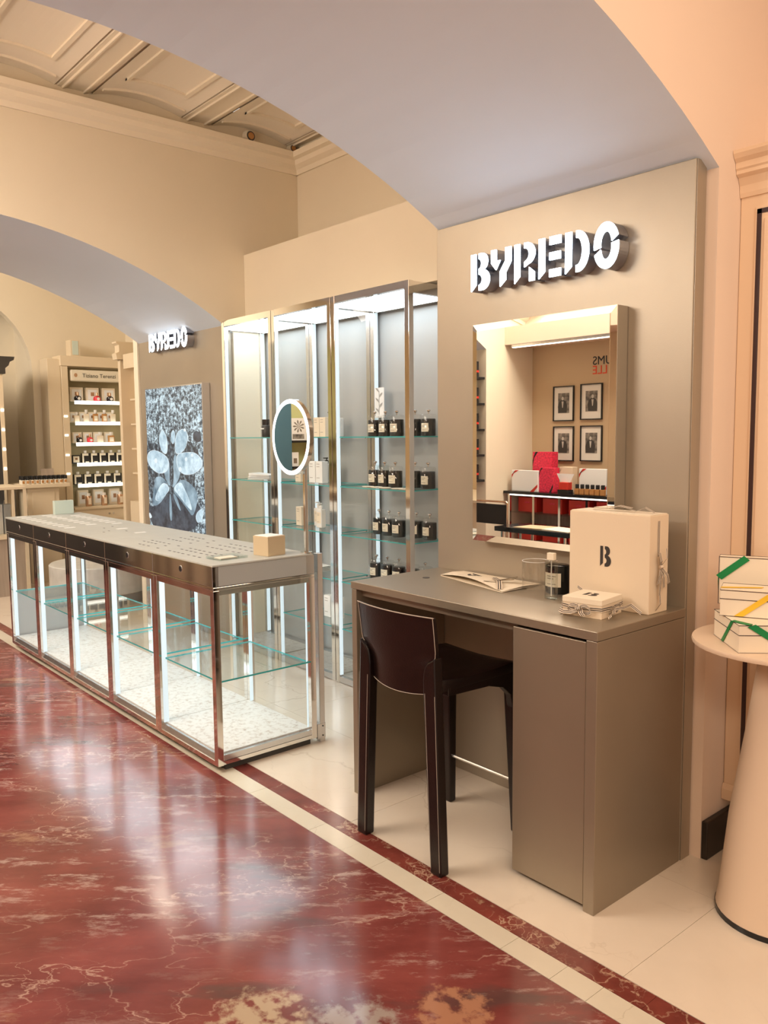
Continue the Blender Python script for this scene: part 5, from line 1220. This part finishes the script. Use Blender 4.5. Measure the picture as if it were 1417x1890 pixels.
MB().tube([(-.22, -.01, .968), (-.225, -.01, .0)], .009, 8).build('rear_leg', 'copper', t)
MB().box(-.21, .165, -.40, -.02, .42, .47).build('seat', 'black', t, bevel=.01)
for x in (-.2, .15): MB().tube([(x, -.38, 0), (x, -.38, .42)], .009, 8).build('front_leg', 'copper', t)
# olive wall unit with black shelves on the left wall (seen in the ring mirror)
t = thing('shelf_unit', 'olive backed wall unit with black shelves seen in the ring mirror', 'shelf unit', (-9.9, -0.3, 0))
off = (-9.9, -0.3, 0)
MB(off).box(-9.998, -9.95, -1.44, -0.53, .90, 2.9).build('olive_back', 'green_wall', t)
MB(off).box(-9.998, -9.78, -0.529, -0.25, .90, 2.9).build('blue_divider', 'blue_wall', t)
for z in (1.165, 1.515): MB(off).box(-9.949, -9.76, -1.44, -0.535, z-.03, z).build('black_shelf', 'black', t)
t = thing('low_cabinet', 'long black low cabinet along the left wall under the olive unit', 'cabinet', (-9.8, 0, 0))
MB((-9.8, 0, 0)).box(-9.998, -9.55, -.40, 1.38, .06, .86).build('cabinet_body', 'dark_cabinet', t)
MB((-9.8, 0, 0)).box(-9.998, -9.53, -.405, 1.39, .861, .895).build('cabinet_top', 'black_gloss', t)
MB((-9.8, 0, 0)).box(-9.99, -9.60, -.39, 1.37, 0, .06).build('plinth', 'black', t)
t = thing('picture_canvas', 'white canvas with black flower drawing on the black shelf', 'picture', (-9.86, -.665, 1.5155))
MB().box(-.01, .01, -.115, .115, 0, .30).build('canvas', 'white_card', t)
b = MB()
for k in range(9):
    a = 2*PI*k/9; b.face([(.0108, 0, .19), (.0108, .07*math.cos(a-.18), .19+.07*math.sin(a-.18)), (.0108, .09*math.cos(a), .19+.09*math.sin(a)), (.0108, .07*math.cos(a+.18), .19+.07*math.sin(a+.18))])
b.face([(.0108, -.08, .02), (.0108, .09, .02), (.0108, .09, .085), (.0108, -.08, .085)])
b.build('flower_drawing', 'photo_grey', t, kind='stuff')
t = thing('flower_vase', 'white vase with a dark red bloom on the lower black shelf', 'vase', (-9.85, -.80, 1.1655))
MB().lathe(0, 0, [(.018, 0), (.022, .03), (.014, .10), (.012, .13)], 16).build('vase_body', 'white_plastic', t, smooth=True)
MB().lathe(0, 0, [(.01, .145), (.036, .17), (.042, .20), (.032, .235), (.008, .25)], 16).build('bloom', 'red_item', t, smooth=True)
MB().tube([(0, 0, .125), (0, 0, .15)], .004, 6).build('stem', 'green_item', t)
t = thing('greeting_card', 'white card with violet print on the lower black shelf', 'card', (-9.85, -.60, 1.1655)); MB().box(-.004, .004, -.055, .055, 0, .19).build('card_sheet', 'white_card', t); MB().box(.0042, .005, -.03, .02, .04, .11).build('card_print', 'sign_side', t)
t = thing('low_cabinet', 'cream low cabinet with dark pilasters, added for the drawer fronts to reflect', 'cabinet', (-8.3, -.9, 0))  # unseen, added so the near chrome drawers mirror cream and dark patches
MB((-8.3, -.9, 0)).box(-9.50, -7.05, -1.44, -.45, .0, .80).build('cabinet_body', 'cabinet_cream', t)
for x in (-9.35, -8.85, -8.55, -8.05, -7.6): MB((-8.3, -.9, 0)).box(x, x+.09, -.45, -.435, .0, .80).build('pilaster', 'dark_cabinet', t)
MB((-8.3, -.9, 0)).box(-9.50, -7.03, -1.44, -.42, .801, .83).build('cabinet_top', 'cabinet_cream', t)
# drop prototype placeholders that were never placed
bpy.context.view_layer.update()
